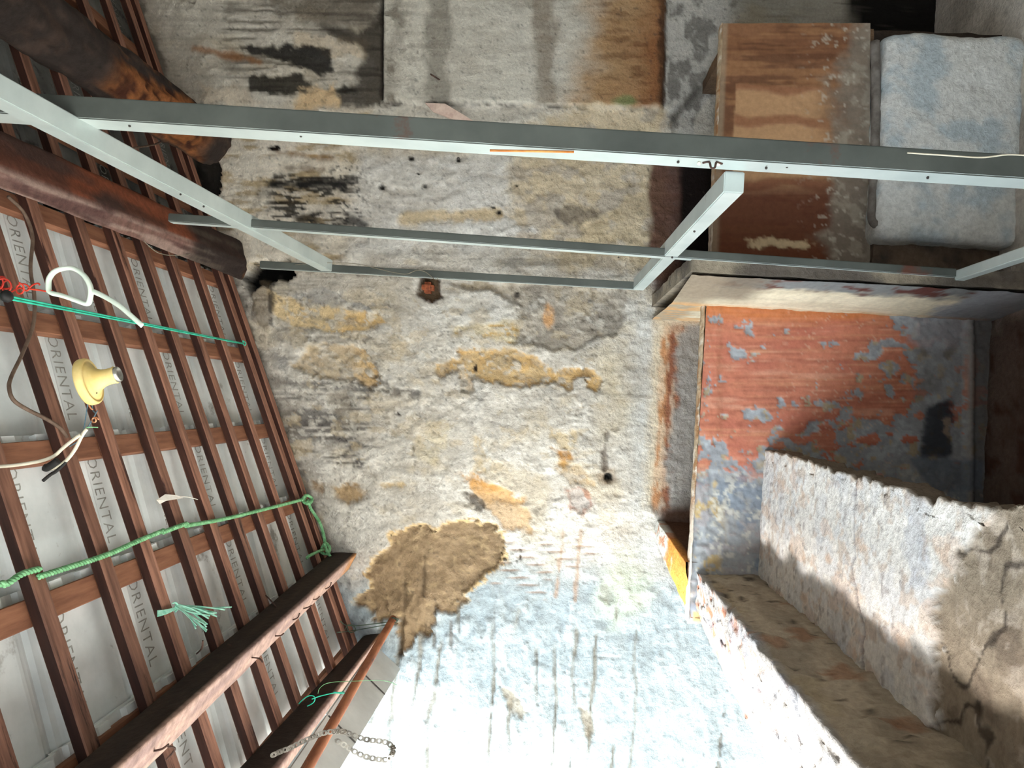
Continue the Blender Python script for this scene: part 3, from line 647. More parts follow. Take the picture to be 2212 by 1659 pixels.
# end of that front, seen edge-on, and the wall under it
xe0 = float(PY(1700, 52, YR)[0]); ztr = float(PY(1562, 50, YR)[2])
zlow = float(PY(1884, 300, YR)[2])
b = block('tank_return', xe0 - .05, xe0, YR + .012, 0.0, zlow + .01, ztr - .03, M_ROUGH, (120, 96, 74), (92, 74, 60), rust, 6)
b = block('tank_backing', xb + .05, xe0, YR + .02, YR + .06, -.02, ztr - .03, M_ROUGH, (70, 60, 52), (50, 44, 40), rust, 8)
gx0, gx1 = float(PY(2000, 520, yk(1.24))[0]), float(PY(2000, 66, yk(1.24))[0])
gz0, gz1 = -.02, float(PY(1908, 300, yk(1.24))[2])
gb = block('wall_plinth', gx0, gx1, yk(1.24), YR + .10, gz0, gz1, M_ROUGH, (212, 212, 208), (182, 192, 196), None, 12, .012, .012, .035)
tag(gb, 'lumpy grey cement block rising from the floor under the rust-stained tank', kind='structure')
b = block('plinth_base', xb + .06, gx0 + .02, yk(1.2), YR + .10, -.02, gz1 - .02, M_ROUGH, (112, 96, 82), (78, 70, 64), gb, 14, .015, .008)
pts = [PY(1890, 90, yk(1.22)), PY(1892, 250, yk(1.22)), PY(1886, 420, yk(1.22)), PY(1884, 470, yk(1.22)), PY(1896, 486, yk(1.225)), PY(1912, 490, yk(1.225))]
o = tubes('drain_pipe', [catmull(pts, 8)], .016, simple('cement-smeared pipe', (92, 86, 80), (132, 126, 120), 20, rough=.9, bump=.4)); tag(o, 'cement-smeared pipe in the groove beside the grey block', 'pipe')

# ---- sweeps: low walls and the counter
def sweep(name, ys, sect, mat, paint, parent=None, capnear=True):
    """sect(y) -> (n,3) points round the section (closed)"""
    P = np.concatenate([sect(y) for y in ys]); n = len(P) // len(ys)
    idx = np.tile(np.arange(n), len(ys)); yy = np.repeat(ys, n)
    P, rgb = paint(P, idx, n, yy)
    return grid_mesh(name, P, len(ys), n, mat, rgb, parent, closed=True)
def interp_pts(pix, z):
    w = np.array([PZ(a, b, z) for a, b in pix]); o = np.argsort(w[:, 1]); return w[o, 1], w[o, 0]
zA = 1.5 - 340 / 519. / 1.19
inn = interp_pts([(1522, 1256), (1600, 1345), (1700, 1475), (1850, 1645), (2000, 1820)], zA)
out = interp_pts([(1494, 1332), (1530, 1420), (1580, 1530), (1640, 1662), (1720, 1800)], zA)
def sectA(y):
    xi = np.interp(y, *inn); xo = np.interp(y, *out); pts = []
    z0 = -.02
    for t in np.linspace(0, 1, 46): pts.append((xi, y, z0 + (zA - z0) * t))
    for t in np.linspace(0, 1, 26)[1:-1]: pts.append((xi + (xo - xi) * t, y, zA))
    for t in np.linspace(0, 1, 24): pts.append((xo, y, zA + (z0 - zA) * t))
    return np.array(pts)
def paintA(P, idx, n, yy):
    P = P.copy(); x, y, z = P.T
    n1 = fbm(y * 9 + z * 3, x * 9 + z * 8, 3, 5) - .5; n2 = fbm(y * 30, x * 30 + z * 30, 5, 4) - .5; n3 = fbm(y * 3, z * 3 + x * 3, 7) - .5
    top = (idx >= 45) & (idx <= 70); inner = idx < 45
    near = np.clip((idx - 38) / 8., 0, 1) * (idx < 60)
    P[:, 0] += np.where(inner, n1 * .03 + n2 * .015, n1 * .04 + n2 * .02) + near * n2 * .03
    P[:, 2] += np.where(top, n1 * .035 + n2 * .022, 0) - np.where(top & (idx > 60), (idx - 60) / 10. * .025, 0)
    rgb = np.where(top[:, None], lin((170, 165, 160)), lin((174, 160, 140)))
    def mix(m, c):
        nonlocal rgb
        rgb = rgb * (1 - m[:, None]) + lin(c) * m[:, None]
    mix(np.where(top, sst(fbm(y * 24, x * 40, 9), .56, .64) * .8, 0) * sst(y, -1.8, -.7), (176, 104, 64))
    mix(np.where(top, sst(fbm(y * 14, x * 24, 10), .55, .66) * .5, 0), (140, 146, 158))
    mix(np.where(inner, sst(fbm(y * 6, z * 14, 11, 5), .45, .6) * .6, 0), (136, 124, 108)); mix(np.where(inner, sst(fbm(y * 5 + 3, z * 5, 12, 5), .55, .64) * .6, 0), (166, 150, 122))
    mix(np.where(inner, sst(-np.abs(fbm(y * 4, z * 12, 13, 3) - .5), -.012, -.003) * .8, 0), (52, 44, 38))
    mix(np.where(inner, sst(fbm(y * 8, z * 9, 14), .6, .66) * .6, 0), (146, 100, 70))
    mix(np.where(idx > 70, .8, 0), (206, 196, 184))
    return P, rgb
stub = sweep('wall_stub', np.linspace(YT - .004, -2.4, 190), sectA, M_ROUGH, paintA)
tag(stub, 'broken-topped low masonry wall running towards the viewer, white on top, brown on its side', kind='structure')
# higher back end of the same wall, between tank front and old wall
zA2 = 1.5 - 240 / 519.
_yy = [0.0, YT * .35, YT]
inn2 = [PY(1419, 1124, _yy[0]), PY(1440, 1154, _yy[1]), PY(1484, 1216, _yy[2])]; out2 = [PY(1411, 1142, _yy[0]), PY(1434, 1210, _yy[1]), PY(1491, 1334, _yy[2])]
def sectA2(y):
    g = lambda L, q: float(np.interp(y, _yy[::-1], [w[q] for w in L][::-1])); xi, xo, zi, zo = g(inn2, 0), g(out2, 0), g(inn2, 2), g(out2, 2); pts = []
    for t in np.linspace(0, 1, 30): pts.append((xi, y, -.02 + (zi + .02) * t))
    for t in np.linspace(0, 1, 20)[1:-1]: pts.append((xi + (xo - xi) * t, y, zi + (zo - zi) * t))
    for t in np.linspace(0, 1, 20): pts.append((xo, y, zo - (zo + .02) * t))
    return np.array(pts)
def paintA2(P, idx, n, yy):
    P = P.copy(); x, y, z = P.T
    n1 = fbm(y * 14 + z * 3, x * 14 + z * 8, 23, 5) - .5
    top = (idx >= 29) & (idx <= 48); P[:, 0] += n1 * .012; P[:, 2] += np.where(top, n1 * .02, 0)
    fr = sst(y + .3 * n1, -.26, -.18)
    rgb = np.where(top[:, None], lin((220, 150, 72)) * (1 - fr[:, None]) + lin((216, 214, 206)) * fr[:, None], lin((84, 60, 46)))  # sides darkened: shade of the inner face painted in
    m = np.where(top, sst(fbm(y * 30, x * 30, 24), .55, .62), 0)[:, None] * .7 * np.where(y > -.25, 1, .4)[:, None]
    rgb = rgb * (1 - m) + lin((214, 132, 76)) * m
    return P, rgb
stub2 = sweep('stub_end', np.linspace(-.001, YT + .002, 70), sectA2, M_ROUGH, paintA2); child(stub2, stub); stub2['label'] = 'ochre-stained higher end inside the tank'
# counter slab
zS = 1.5 - 470 / 519. / 1.19
edge_px = [(1654, 974), (1700, 985), (1760, 1001), (1830, 1026), (1870, 1042), (1925, 1054), (1950, 1060), (1985, 1066), (2010, 1078), (2060, 1086), (2212, 1092), (2500, 1110)]
se = interp_pts(edge_px, zS)
def sectS(y):
    xr = np.interp(y, *se); xl = float(np.interp(y, *inn)) - .05; th = .075; pts = []
    for t in np.linspace(0, 1, 90): pts.append((xl + (xr - xl) * t, y, zS))
    for t in np.linspace(0, 1, 8)[1:]: pts.append((xr, y, zS - th * t))
    for t in np.linspace(0, 1, 10)[1:]: pts.append((xr + (xl - xr) * t, y, zS - th))
    return np.array(pts)
def paintS(P, idx, n, yy):
    P = P.copy(); x, y, z = P.T
    n1 = fbm(y * 10, x * 10, 33, 5) - .5; n2 = fbm(y * 36, x * 36 + z * 30, 35, 4) - .5
    top = idx < 90; side = (idx >= 88) & (idx < 97)
    dist = (np.array([np.interp(v, *se) for v in y]) - x)
    # white plaster skin ends in a ragged line towards the viewer
    ln = -1.93 + .20 * sst(-x, .05, .35) + .10 * fbm(x * 14, y * 2, 37, 4)
    rub = sst(ln - y + n2 * .10, -.01, .02)
    P[:, 2] += np.where(top, n1 * .008 + n2 * .007, 0) - np.where(top, rub * (.012 + n1 * .03 + n2 * .012), 0)
    P[:, 0] += np.where(idx >= 84, n1 * .04 + n2 * .03, 0)
    rgb = np.where(top[:, None], lin((228, 223, 216)), lin((120, 106, 92)))
    def mix(m, c):
        nonlocal rgb
        rgb = rgb * (1 - m[:, None]) + lin(c) * m[:, None]
    T = top.astype(float)
    mix(T * sst(n1, 0, .14) * .5, (204, 204, 206)); mix(T * sst(fbm(y * 26, x * 26, 38, 4), .6, .68) * .6, (196, 176, 158))
    mix(T * sst(fbm(y * 9, x * 14, 39, 4), .58, .65) * .3, (206, 160, 120)); mix(T * sst(fbm(y * 7, x * 7, 40, 4), .58, .66) * sst(-y, .95, 1.2) * .3, (160, 170, 190))
    crk = sst(-np.abs(y + 1.34 + .12 * (fbm(x * 6, x * 0, 41, 4) - .5) + .05 * np.sin(x * 7)), -.006, -.002); mix(T * crk * .8, (104, 92, 100)); P[:, 2] -= np.where(top, crk * .008, 0)
    mix(T * sst(n2, .16, .24) * .6, (150, 140, 136))
    mix(T * rub, (150, 136, 118)); mix(T * rub * sst(fbm(y * 12, x * 12, 42, 5), .46, .6) * .8, (118, 104, 90)); mix(T * rub * sst(fbm(y * 20, x * 20, 43, 4), .58, .66) * .7, (186, 172, 156))
    mix(T * rub * sst(-np.abs(fbm(y * 6, x * 6, 44, 3) - .5), -.02, -.006) * .8, (54, 46, 40))
    mix(T * sst(-dist, -.012, .004) * .5, (196, 184, 166))
    return P, rgb
slab = sweep('counter_slab', np.linspace(YT + .01, -2.3, 260), sectS, M_ROUGH, paintS)
tag(slab, 'whitewashed concrete counter slab with a ragged broken edge beside the low wall', 'counter')
# rubble ledge under the slab's broken edge
b = block('wall_counter', float(np.max(inn[1])) - .05, -.33, -2.3, YT - .0, -.02, zS - .07, M_ROUGH, (96, 82, 70), (66, 58, 52), None, 17, .03, .02)
tag(b, 'dark rubble base under the counter slab', kind='structure')

# ---- floor, the plain rest of the place, and unseen walls added for the light
def paint_floor(u, v):
    p = Paint(u * 1e3, v * 1e3, (206, 198, 188))
    p.mix(sst(p.n(160, 160, 3), .45, .6) * .6, (142, 134, 124)); p.mix(sst(p.n(30, 30, 5), .58, .68) * .5, (200, 194, 184)); p.mix(sst(p.n(60, 60, 6), .56, .66) * sst(-u * 1e3, -600, -300) * .8, (112, 66, 54))
    p.mix(sst(-u * 1e3 + (p.n(90, 90, 8) - .5) * 160, -480, -330) * .85, (74, 52, 45)); p.h += (p.n(60, 60, 7) - .5) * .012  # shade by the counter slab painted into the floor as dark red-brown
    return p
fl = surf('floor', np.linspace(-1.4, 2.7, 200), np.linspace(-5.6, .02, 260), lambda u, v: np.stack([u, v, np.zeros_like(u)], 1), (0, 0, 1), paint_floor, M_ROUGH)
tag(fl, 'rough grey cement floor with reddish worn areas and painted-in slab shade', kind='structure')
def slabbox(name, c, s, mat, label):
    bm = bmesh.new(); box_bm(bm, c, *s); o = bm_obj(name, bm, mat); tag(o, label, kind='structure'); return o
slabbox('floor_yard', (-6.5, -4, -.10), (10.4, 16, .1), M_GROUND, 'pale concrete of the open yard')
slabbox('added_wall_yard', (-3.6, -8.0, .9), (5.0, .15, 2.0), M_SHELL, 'plain wall across the yard, added unseen to shape the light')  # out of view, added to shape the yard light
slabbox('added_wall_opposite', (-6.0, -3.0, .9), (.2, 10, 2.0), M_BOUNCE, 'pale wall on the far side of the yard, added unseen to shape the light')  # out of view, added to limit the sky and bounce light inside
slabbox('added_wall_half', (.9, -3.75, .6), (3.6, .12, 1.25), M_SHELL, 'plain half-height wall added unseen behind the viewer to block light')  # out of view, added to keep rear light off the floor
slabbox('wall_right', (2.8, -2.8, 1.9), (.15, 5.7, 4.2), M_SHELL, 'plain rendered side wall')
slabbox('unseen_wall_rear', (1.55, -5.7, 1.5), (2.6, .15, 4.4), M_SHELL, 'plain unseen rear wall, cut short to let light in')  # out of view, cut short to let light in from behind

# ================================================================== the roof
O3 = PY(302 + .342 * 870, 870, 0); _a = PY(644, 1000, 0) - PY(302, 0, 0)
A3 = unit(_a); N3 = np.array([A3[2], 0, -A3[0]]); N3 = N3 if N3[2] > 0 else -N3
def s_of(vw): return float((PY(302 + .342 * vw, vw, 0) - O3).dot(A3))
def roofpt(s, y, off): return O3 + A3 * s + np.array([0, y, 0]) + N3 * off
def PR(u, v, off=0.0):
    d = ray(u, v); t = (N3.dot(O3 - CAM) + off) / N3.dot(d); return CAM + d * t
def basis(x, y, z, o):
    return Matrix([[x[0], y[0], z[0], o[0]], [x[1], y[1], z[1], o[1]], [x[2], y[2], z[2], o[2]], [0, 0, 0, 1]])
YV = np.array([0, 1., 0])
s_top, s_end = s_of(-560), s_of(1402)
bm = bmesh.new()
c = roofpt((s_top + s_of(1440)) / 2, -2.8, .15)
box_bm(bm, c, s_of(1440) - s_top, 5.7, .03, (Vector(A3), Vector(YV), Vector(N3)))
ceiling = bm_obj('ceiling', bm, M_DECK); tag(ceiling, 'lean-to roof of pale tiles on red-brown rafters and battens', kind='structure')
# rafters
random.seed(4)
Ls = s_end - s_top
bm = bmesh.new(); box_bm(bm, (0, 0, 0), Ls, .044, .027); bmesh.ops.bevel(bm, geom=list(bm.edges), offset=.003, segments=1, affect='EDGES')
me_r = bpy.data.meshes.new('rafter'); bm.to_mesh(me_r); bm.free(); me_r.materials.append(M_RAFTER); me_r.materials.append(M_RAFTERSIDE)
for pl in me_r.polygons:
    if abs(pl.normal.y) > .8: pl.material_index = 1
far = [-.012, -.115, -.326, -.531, -.717, -.886, -1.07, -1.27, -1.456, -1.686, -1.89, -2.09, -2.29, -2.5]
for k, y in enumerate(far):
    o = link('rafter', me_r, ceiling)
    tw = random.uniform(-.004, .004)
    x = unit(A3 + YV * tw); yv = unit(YV - x * YV.dot(x)); z = np.cross(x, yv)
    if z.dot(N3) < 0: yv = -yv; z = -z
    o.matrix_world = basis(x, yv, z, roofpt((s_top + s_end) / 2, y - .022, .0135 + (0 if k else .002)) + A3 * random.uniform(-.01, .012))
# battens
row_v = [765 - 156.5 * j for j in range(8, -5, -1)]
bm = bmesh.new(); box_bm(bm, (0, 0, 0), .055, 2.62, .024); bmesh.ops.bevel(bm, geom=list(bm.edges), offset=.002, segments=1, affect='EDGES')
me_b = bpy.data.meshes.new('batten'); bm.to_mesh(me_b); bm.free(); me_b.materials.append(M_BATTEN)
for vw in row_v:
    o = link('batten', me_b, ceiling)
    o.matrix_world = basis(A3, YV, -np.cross(YV, A3) if np.cross(A3, YV).dot(N3) < 0 else np.cross(A3, YV), roofpt(s_of(vw), -1.33, .0395))
    m3 = o.matrix_world
    o.matrix_world = basis(A3, -YV, N3, roofpt(s_of(vw), -1.33, .0395))
# tiles
TW, TL = .2925, .375
prof = [(0, .010), (.05, .012), (.07, .002), (.11, 0), (.30, 0), (.70, 0), (.73, -.004), (.76, -.009), (.82, -.009), (.85, -.003), (.88, 0), (.93, .002), (.95, .012), (1.0, .012)]
def tile_mesh():
    bm = bmesh.new(); n = 7; g = []
    for i in range(n):
        x = TL * i / (n - 1); rise = .024 * i / (n - 1); row = []
        for w, h in prof: row.append(bm.verts.new((x, (w - .5) * TW * 1.02, h + rise)))
        for w, h in prof[::-1]: row.append(bm.verts.new((x, (w - .5) * TW * 1.02, h + rise + .013)))
        g.append(row)
    m = len(g[0])
    for i in range(n - 1):
        for j in range(m): bm.faces.new((g[i][j], g[i + 1][j], g[i + 1][(j + 1) % m], g[i][(j + 1) % m]))
    bm.faces.new(g[0]); bm.faces.new(g[-1][::-1])
    for w in (.25, .62): box_bm(bm, (.012, (w - .5) * TW, -.006), .018, .04, .018)
    bmesh.ops.recalc_face_normals(bm, faces=list(bm.faces))
    me = bpy.data.meshes.new('roof_tile'); bm.to_mesh(me); bm.free(); me.materials.append(M_TILE); return me
me_t = tile_mesh(); me_ts = me_t.copy(); me_ts.materials.clear(); me_ts.materials.append(M_TILESHADE)
fc = bpy.data.curves.new('lettering', 'FONT'); fc.body = 'ORIENTAL'; fc.size = .058; fc.extrude = .0016; fc.space_character = 1.12; fc.resolution_u = 2; fc.align_y = 'CENTER'; fc.offset = -.0006
fo = bpy.data.objects.new('lettering', fc); COL.objects.link(fo)
dg = bpy.context.evaluated_depsgraph_get(); me_l = bpy.data.meshes.new_from_object(fo.evaluated_get(dg)); me_l.name = 'lettering'
bpy.data.objects.remove(fo); me_l.materials.clear(); me_l.materials.append(M_LETTER)
_w = max(v.co.x for v in me_l.vertices)
me_l.transform(Matrix.Diagonal((.225 / _w, 1, 1, 1)))
for vw in row_v[:-1]:
    for cidx in range(-5, 5):
        y = -1.31 + .035 + TW * cidx + random.uniform(-.003, .003)
        if y > .12 or y < -2.62: continue
        if y > -.13: y = max(y, -.16) - .0
        sj = s_of(vw) - .048
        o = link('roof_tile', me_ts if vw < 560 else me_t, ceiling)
        M0 = basis(A3, -YV, N3, roofpt(sj, y, .054)); o.matrix_world = M0
        l = link('lettering', me_l, o)
        # letters: reading down the slope, tops towards the old wall, facing the room
        l.matrix_parent_inverse = Matrix.Identity(4)
        l.matrix_basis = Matrix([[1, 0, 0, .062], [0, -1, 0, .035], [0, 0, -1, .0052], [0, 0, 0, 1]]) @ Matrix.Rotation(-math.atan(.024 / TL) * -1, 4, 'Y')

# ---- timbers
def k_of(pw, pn):
    a = np.array(pw) - [VPU, VPV]; b = np.array(pn) - [VPU, VPV]; return a.dot(b) / a.dot(a)
def edge_line(pw, pn, f=1.0):
    k = k_of(pw, pn); p0 = PY(pw[0], pw[1], -D * (1 - f)); p1 = PY(pn[0], pn[1], -D * (1 - f / k)); return p0, p1
def at_y(e, y): p0, p1 = e; return p0 + (p1 - p0) * ((y - p0[1]) / (p1[1] - p0[1]))
def timber(name, e1, e2, e3, y0, y1, mat, cfun, amp=.004, n=90, m=7, jag=.0, parent=None, f=1.0):
    E = [edge_line(*e, f) for e in (e1, e2, e3)]
    ys = np.linspace(y0, y1, n); P = []; S = []
    for y in ys:
        a, b, c_ = (at_y(e, y) for e in E); d = a + c_ - b; q = [a, b, c_, d]
        for i in range(4):
            for t in np.linspace(0, 1, m, endpoint=False):
                r_ = .06
                P.append(q[i] * (1 - t) + q[(i + 1) % 4] * t); S.append(i + t)
    P = np.array(P); S = np.array(S); nn = 4 * m
    C = P.reshape(n, nn, 3).mean(1).repeat(nn, 0); dv = P - C
    nz = fbm(P[:, 1] * 5, S * 1.7, 3, 5) - .5
    corner = np.abs(S - np.round(S)) < .01
    P = P + unit_rows(dv) * (nz * 2 * amp - np.where(corner, amp * .9 + .002, 0))[:, None]
    if jag:
        w = np.clip(1 - (y0 - P[:, 1]) / .25, 0, 1); P[:, 1] -= w * jag * fbm(S * 2.3, S * 0, 9, 3) * 2
    o = grid_mesh(name, P, n, nn, mat, cfun(P, S), parent, closed=True)
    # end caps
    me = o.data; bm = bmesh.new(); bm.from_mesh(me); bm.verts.ensure_lookup_table()
    for base in (0, (n - 1) * nn): bm.faces.new([bm.verts[base + j] for j in range(nn)])
    bmesh.ops.recalc_face_normals(bm, faces=list(bm.faces)); bm.to_mesh(me); bm.free()
    return o
def lerpc(m, c): return m[:, None] * lin(c)
def c_log(P, S):
    y = P[:, 1]; rgb = np.tile(lin((92, 56, 44)), (len(P), 1))
    def mix(m, c):
        nonlocal rgb
        m = np.clip(m, 0, 1)[:, None]; rgb = rgb * (1 - m) + lin(c) * m
    f1 = fbm(y * 4, S * 1.5, 5, 5); f2 = fbm(y * 2.2, S * 6, 7, 5)
    mix(sst(f1, .48, .6) * .8, (62, 48, 44)); mix((S < 1) * sst(fbm(y * 3, S, 9), .5, .6), (124, 68, 46))
    bot = (S >= 1) & (S < 2.02); mix(bot * .75, (116, 90, 82)); mix(bot * sst(f2, .5, .62) * .8, (148, 126, 116)); mix(bot * sst(f1, .55, .65) * .7, (72, 48, 46))  # underside painted paler, as the lit face
    ch = sst(y + .12 * (f1 - .5), -.62, -.5); mix(ch * .92, (38, 33, 31)); mix(ch * sst(f2, .56, .64) * .6, (84, 74, 66))
    mix(sst(y + .15 * (fbm(S * 3, y * 9, 11) - .5), -.10, -.03) * .9, (176, 116, 64))
    return rgb
log1 = timber('roof_purlin', ((500, 508), (0, 275)), ((527, 566), (0, 362)), ((508, 604), (0, 409)), -.02, -2.6, M_TIMBER, c_log, .007, 120, 9, .06, None, .955)
tag(log1, 'charred squared purlin with a splintered end at the hole in the wall', 'beam')
def c_b3(P, S):
    y = P[:, 1]; rgb = np.tile(lin((50, 41, 36)), (len(P), 1))
    def mix(m, c):
        nonlocal rgb
        m = np.clip(m, 0, 1)[:, None]; rgb = rgb * (1 - m) + lin(c) * m
    bot = ((S >= .99) & (S < 2.02)).astype(float); f2 = fbm(y * 2.5, S * 7, 7, 5); f1 = fbm(y * 5, S * 2, 9, 5)
    mix(bot, (184, 154, 142)); mix(bot * sst(f1, .5, .62) * .7, (146, 122, 118)); mix(bot * sst(f2, .55, .66) * .6, (200, 166, 148)); mix((1 - bot) * sst(f2, .5, .6) * .4, (68, 55, 46))  # lit underside painted pale, shaded sides painted dark
    mix(bot * sst(y, -.2, -.05) * .8, (190, 132, 74))
    return rgb
beam3 = timber('roof_purlin', ((714, 1193), (450, 1412)), ((773, 1194), (450, 1483)), ((750, 1236), (499, 1485)), -.004, -2.5, M_TIMBER, c_b3, .003, 110, 6)
tag(beam3, 'straight pinkish-grey beam studded with bent nails, crossing below the rafters', 'beam')
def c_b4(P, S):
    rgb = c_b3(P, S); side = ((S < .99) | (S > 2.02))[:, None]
    return np.where(side, rgb * .7, rgb)  # sides darkened further, their shade painted in
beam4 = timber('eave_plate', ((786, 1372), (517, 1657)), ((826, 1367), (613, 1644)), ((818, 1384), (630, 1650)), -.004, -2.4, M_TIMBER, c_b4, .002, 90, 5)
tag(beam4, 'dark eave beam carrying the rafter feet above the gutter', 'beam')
# round charred log
p0, p1 = PY(436, 296, -D * .07), PY(30, 12, -D * (1 - .93 / 1.55)); n = 110; seg = 40; P = []; S = []
for y in np.linspace(-.17, -2.5, n):
    c_ = p0 + (p1 - p0) * ((y - p0[1]) / (p1[1] - p0[1]))
    for t in np.linspace(0, 2 * np.pi, seg, endpoint=False): P.append(c_ + .088 * np.array([math.cos(t), 0, math.sin(t)])); S.append(t)
P = np.array(P); S = np.array(S); C = P.reshape(n, seg, 3).mean(1).repeat(seg, 0)
nz = fbm(P[:, 1] * 4, np.cos(S) * 1.5 + np.sin(S) * 2.2, 3, 5) - .5; nz2 = fbm(P[:, 1] * 22, np.cos(S) * 7 + np.sin(S) * 6, 5, 4) - .5
rot = sst(np.cos(S - 4.25) + 1.2 * nz + .5 * nz2, .55, .8) * sst(P[:, 1] + .5 * nz, -1.02, -.8) * sst(-P[:, 1] + .4 * nz, .30, .42)       # rotten strip on the underside
P = P + unit_rows(P - C) * (nz * .05 + nz2 * (.006 + .024 * rot) - rot * .014)[:, None]
rgb = np.tile(lin((46, 39, 36)), (len(P), 1)); m = sst(nz2, .02, .12)[:, None] * .5; rgb = rgb * (1 - m) + lin((74, 58, 50)) * m
m = rot[:, None]; rgb = rgb * (1 - m) + lin((128, 80, 46)) * m; m = (rot * sst(-nz2, .02, .1))[:, None]; rgb = rgb * (1 - m) + lin((60, 32, 22)) * m
log2 = grid_mesh('round_log', P, n, seg, M_TIMBER, rgb, None, closed=True); tag(log2, 'thick round blackened log with an orange rotten strip near the wall', 'log')
o = timber('packing_lath', ((392, 176), (0, 72)), ((396, 182), (0, 80)), ((390, 196), (0, 92)), -.36, -2.2, M_RAFTER, lambda P, S: np.zeros((len(P), 3)), .001, 40, 3, 0, None, .95); tag(o, 'thin brown lath lying along the blackened log', 'lath')

# nails in the beam
nails = [((751, 1230), (757, 1214), (742, 1262))]
def nail(pix, y0, parent, lift=.03, mat=M_NAIL):
    pts = [PY(a, b, y0 + dy) for (a, b), dy in zip(pix, (0, -lift, -lift * 1.3))]
    o = tubes('bent_nail', [catmull(pts, 6)], .0022, mat, None, 6); child(o, parent); return o
ZN = Z(450, 1150, .2034)
for q in ([(1245, 600), (1290, 575), (1306, 530)], [(1110, 712), (1150, 708), (1180, 680)], [(1010, 810), (1060, 795), (1098, 775)], [(900, 928), (950, 905), (968, 860)], [(712, 1100), (770, 1095), (800, 1072)], [(465, 1330), (540, 1340), (578, 1380)]):
    px = ZN(q); e = edge_line((762, 1215), (475, 1484)); yy_ = yk(k_of((762, 1215), px[0])); nail(px, yy_, beam3)
for q in ([(360, 1640), (378, 1618), (362, 1612)], [(333, 1622), (350, 1618), (364, 1608)], [(425, 1412), (436, 1400), (438, 1384)]):
    yy_ = yk(k_of((762, 1215), q[0])); nail(q, yy_, beam3)
for q in ([(610, 670), (660, 720), (720, 795)], [(210, 1190), (260, 1215), (318, 1250)]):
    px = ZN(q); yy_ = yk(k_of((735, 1194), px[1])); nail(px, yy_, beam3, .01)

# ================================================================== welded steel frame
frame = empty('steel_frame', tuple(PY(1400, 600, yk(1.06))))
tag(frame, 'welded grey steel box-section frame standing out from the old wall', 'frame')
def bar(name, p0, p1, w1, w2, d1, mat=M_STEEL, parent=frame):
    """box bar; d1 is the direction of the w1 side"""
    p0, p1 = np.asarray(p0), np.asarray(p1); x = unit(p1 - p0); y = unit(np.asarray(d1, float) - x * np.dot(d1, x)); z = np.cross(x, y)
    bm = bmesh.new(); box_bm(bm, (p0 + p1) / 2, np.linalg.norm(p1 - p0), w1, w2, (Vector(x), Vector(y), Vector(z)))
    o = bm_obj(name, bm, mat, None, .0025); child(o, parent); return o
K3, K2, K1 = 1.06, 1.38, 2.08
XV = (1, 0, 0)
def vert(pa, pb, k, wx, wy):
    # pa, pb: lower edge of the camera-facing side (its left edge in the room)
    a, b = PY(*pa, yk(k)), PY(*pb, yk(k)); off = np.array([wx / 2, wy / 2, 0]); o = bar('upright', a + off, b + off, wx, wy, XV)
    o.data.materials.append(M_WEB)          # front and back faces get a darker finish: dull, greenish and rusting
    for pl in o.data.polygons:
        if abs(pl.normal.y) > .9: pl.material_index = 1
    return o
vert((-260, 228), (2420, 399), K1, .047, .066)
vert((362, 478), (2066, 599), K2, .026, .036)
vert((560, 579), (1392, 626), K3, .030, .022)
def rail(pa, ka, pb, kb, w, h):
    a, b = PY(*pa, yk(ka)), PY(*pb, yk(kb)); return bar('cross_rail', a, b, w, h, XV)
rail((706, 574), K3, (-320, 28), 2.95, .046, .046)
rail((1380, 614), K3, (1586, 393), 1.985, .046, .042)
rail((2072, 596), K2 - .01, (2560, 432), 2.3, .030, .030)
# weld beads and screws
def dots(pix, k, r, mat, name):
    for a, b in pix:
        c_ = PY(a, b, yk(k)); bm = bmesh.new(); bmesh.ops.create_icosphere(bm, subdivisions=1, radius=r, matrix=Matrix.Translation(c_)); o = bm_obj(name, bm, mat, None, 0, True); child(o, frame)
kk = K1 * .985
dots([(52, 236), (66, 240), (82, 243), (98, 246), (112, 249), (128, 252), (1510, 353), (1552, 355)], kk, .0045, M_BOLT, 'weld_bead')
dots([(280, 272), (650, 294), (990, 342), (1465, 350), (1655, 363), (2004, 384), (1320, 332), (1700, 360)], kk, .0032, M_DARK, 'screw')
dots([(1568, 434), (1500, 500), (1452, 556), (390, 420), (440, 446)], 1.75, .003, M_DARK, 'screw')
dots([(1540, 580), (1700, 582), (1945, 601), (1336, 556)], 1.36, .003, M_DARK, 'screw')
o = tubes('hook', [catmull([PY(1518, 352, yk(kk)), PY(1532, 350, yk(kk) - .01), PY(1536, 362, yk(kk) - .015), PY(1544, 362, yk(kk) - .015), PY(1548, 350, yk(kk) - .01), PY(1560, 354, yk(kk))], 5)], .0022, M_NAIL, None, 6); child(o, frame)
o = tubes('rust_streak', [[PY(1058, 325, yk(K1) - .002), PY(1240, 328, yk(K1) - .002)]], .0025, simple('orange rust', (196, 120, 60), (226, 160, 90), 30), None, 5); child(o, frame)

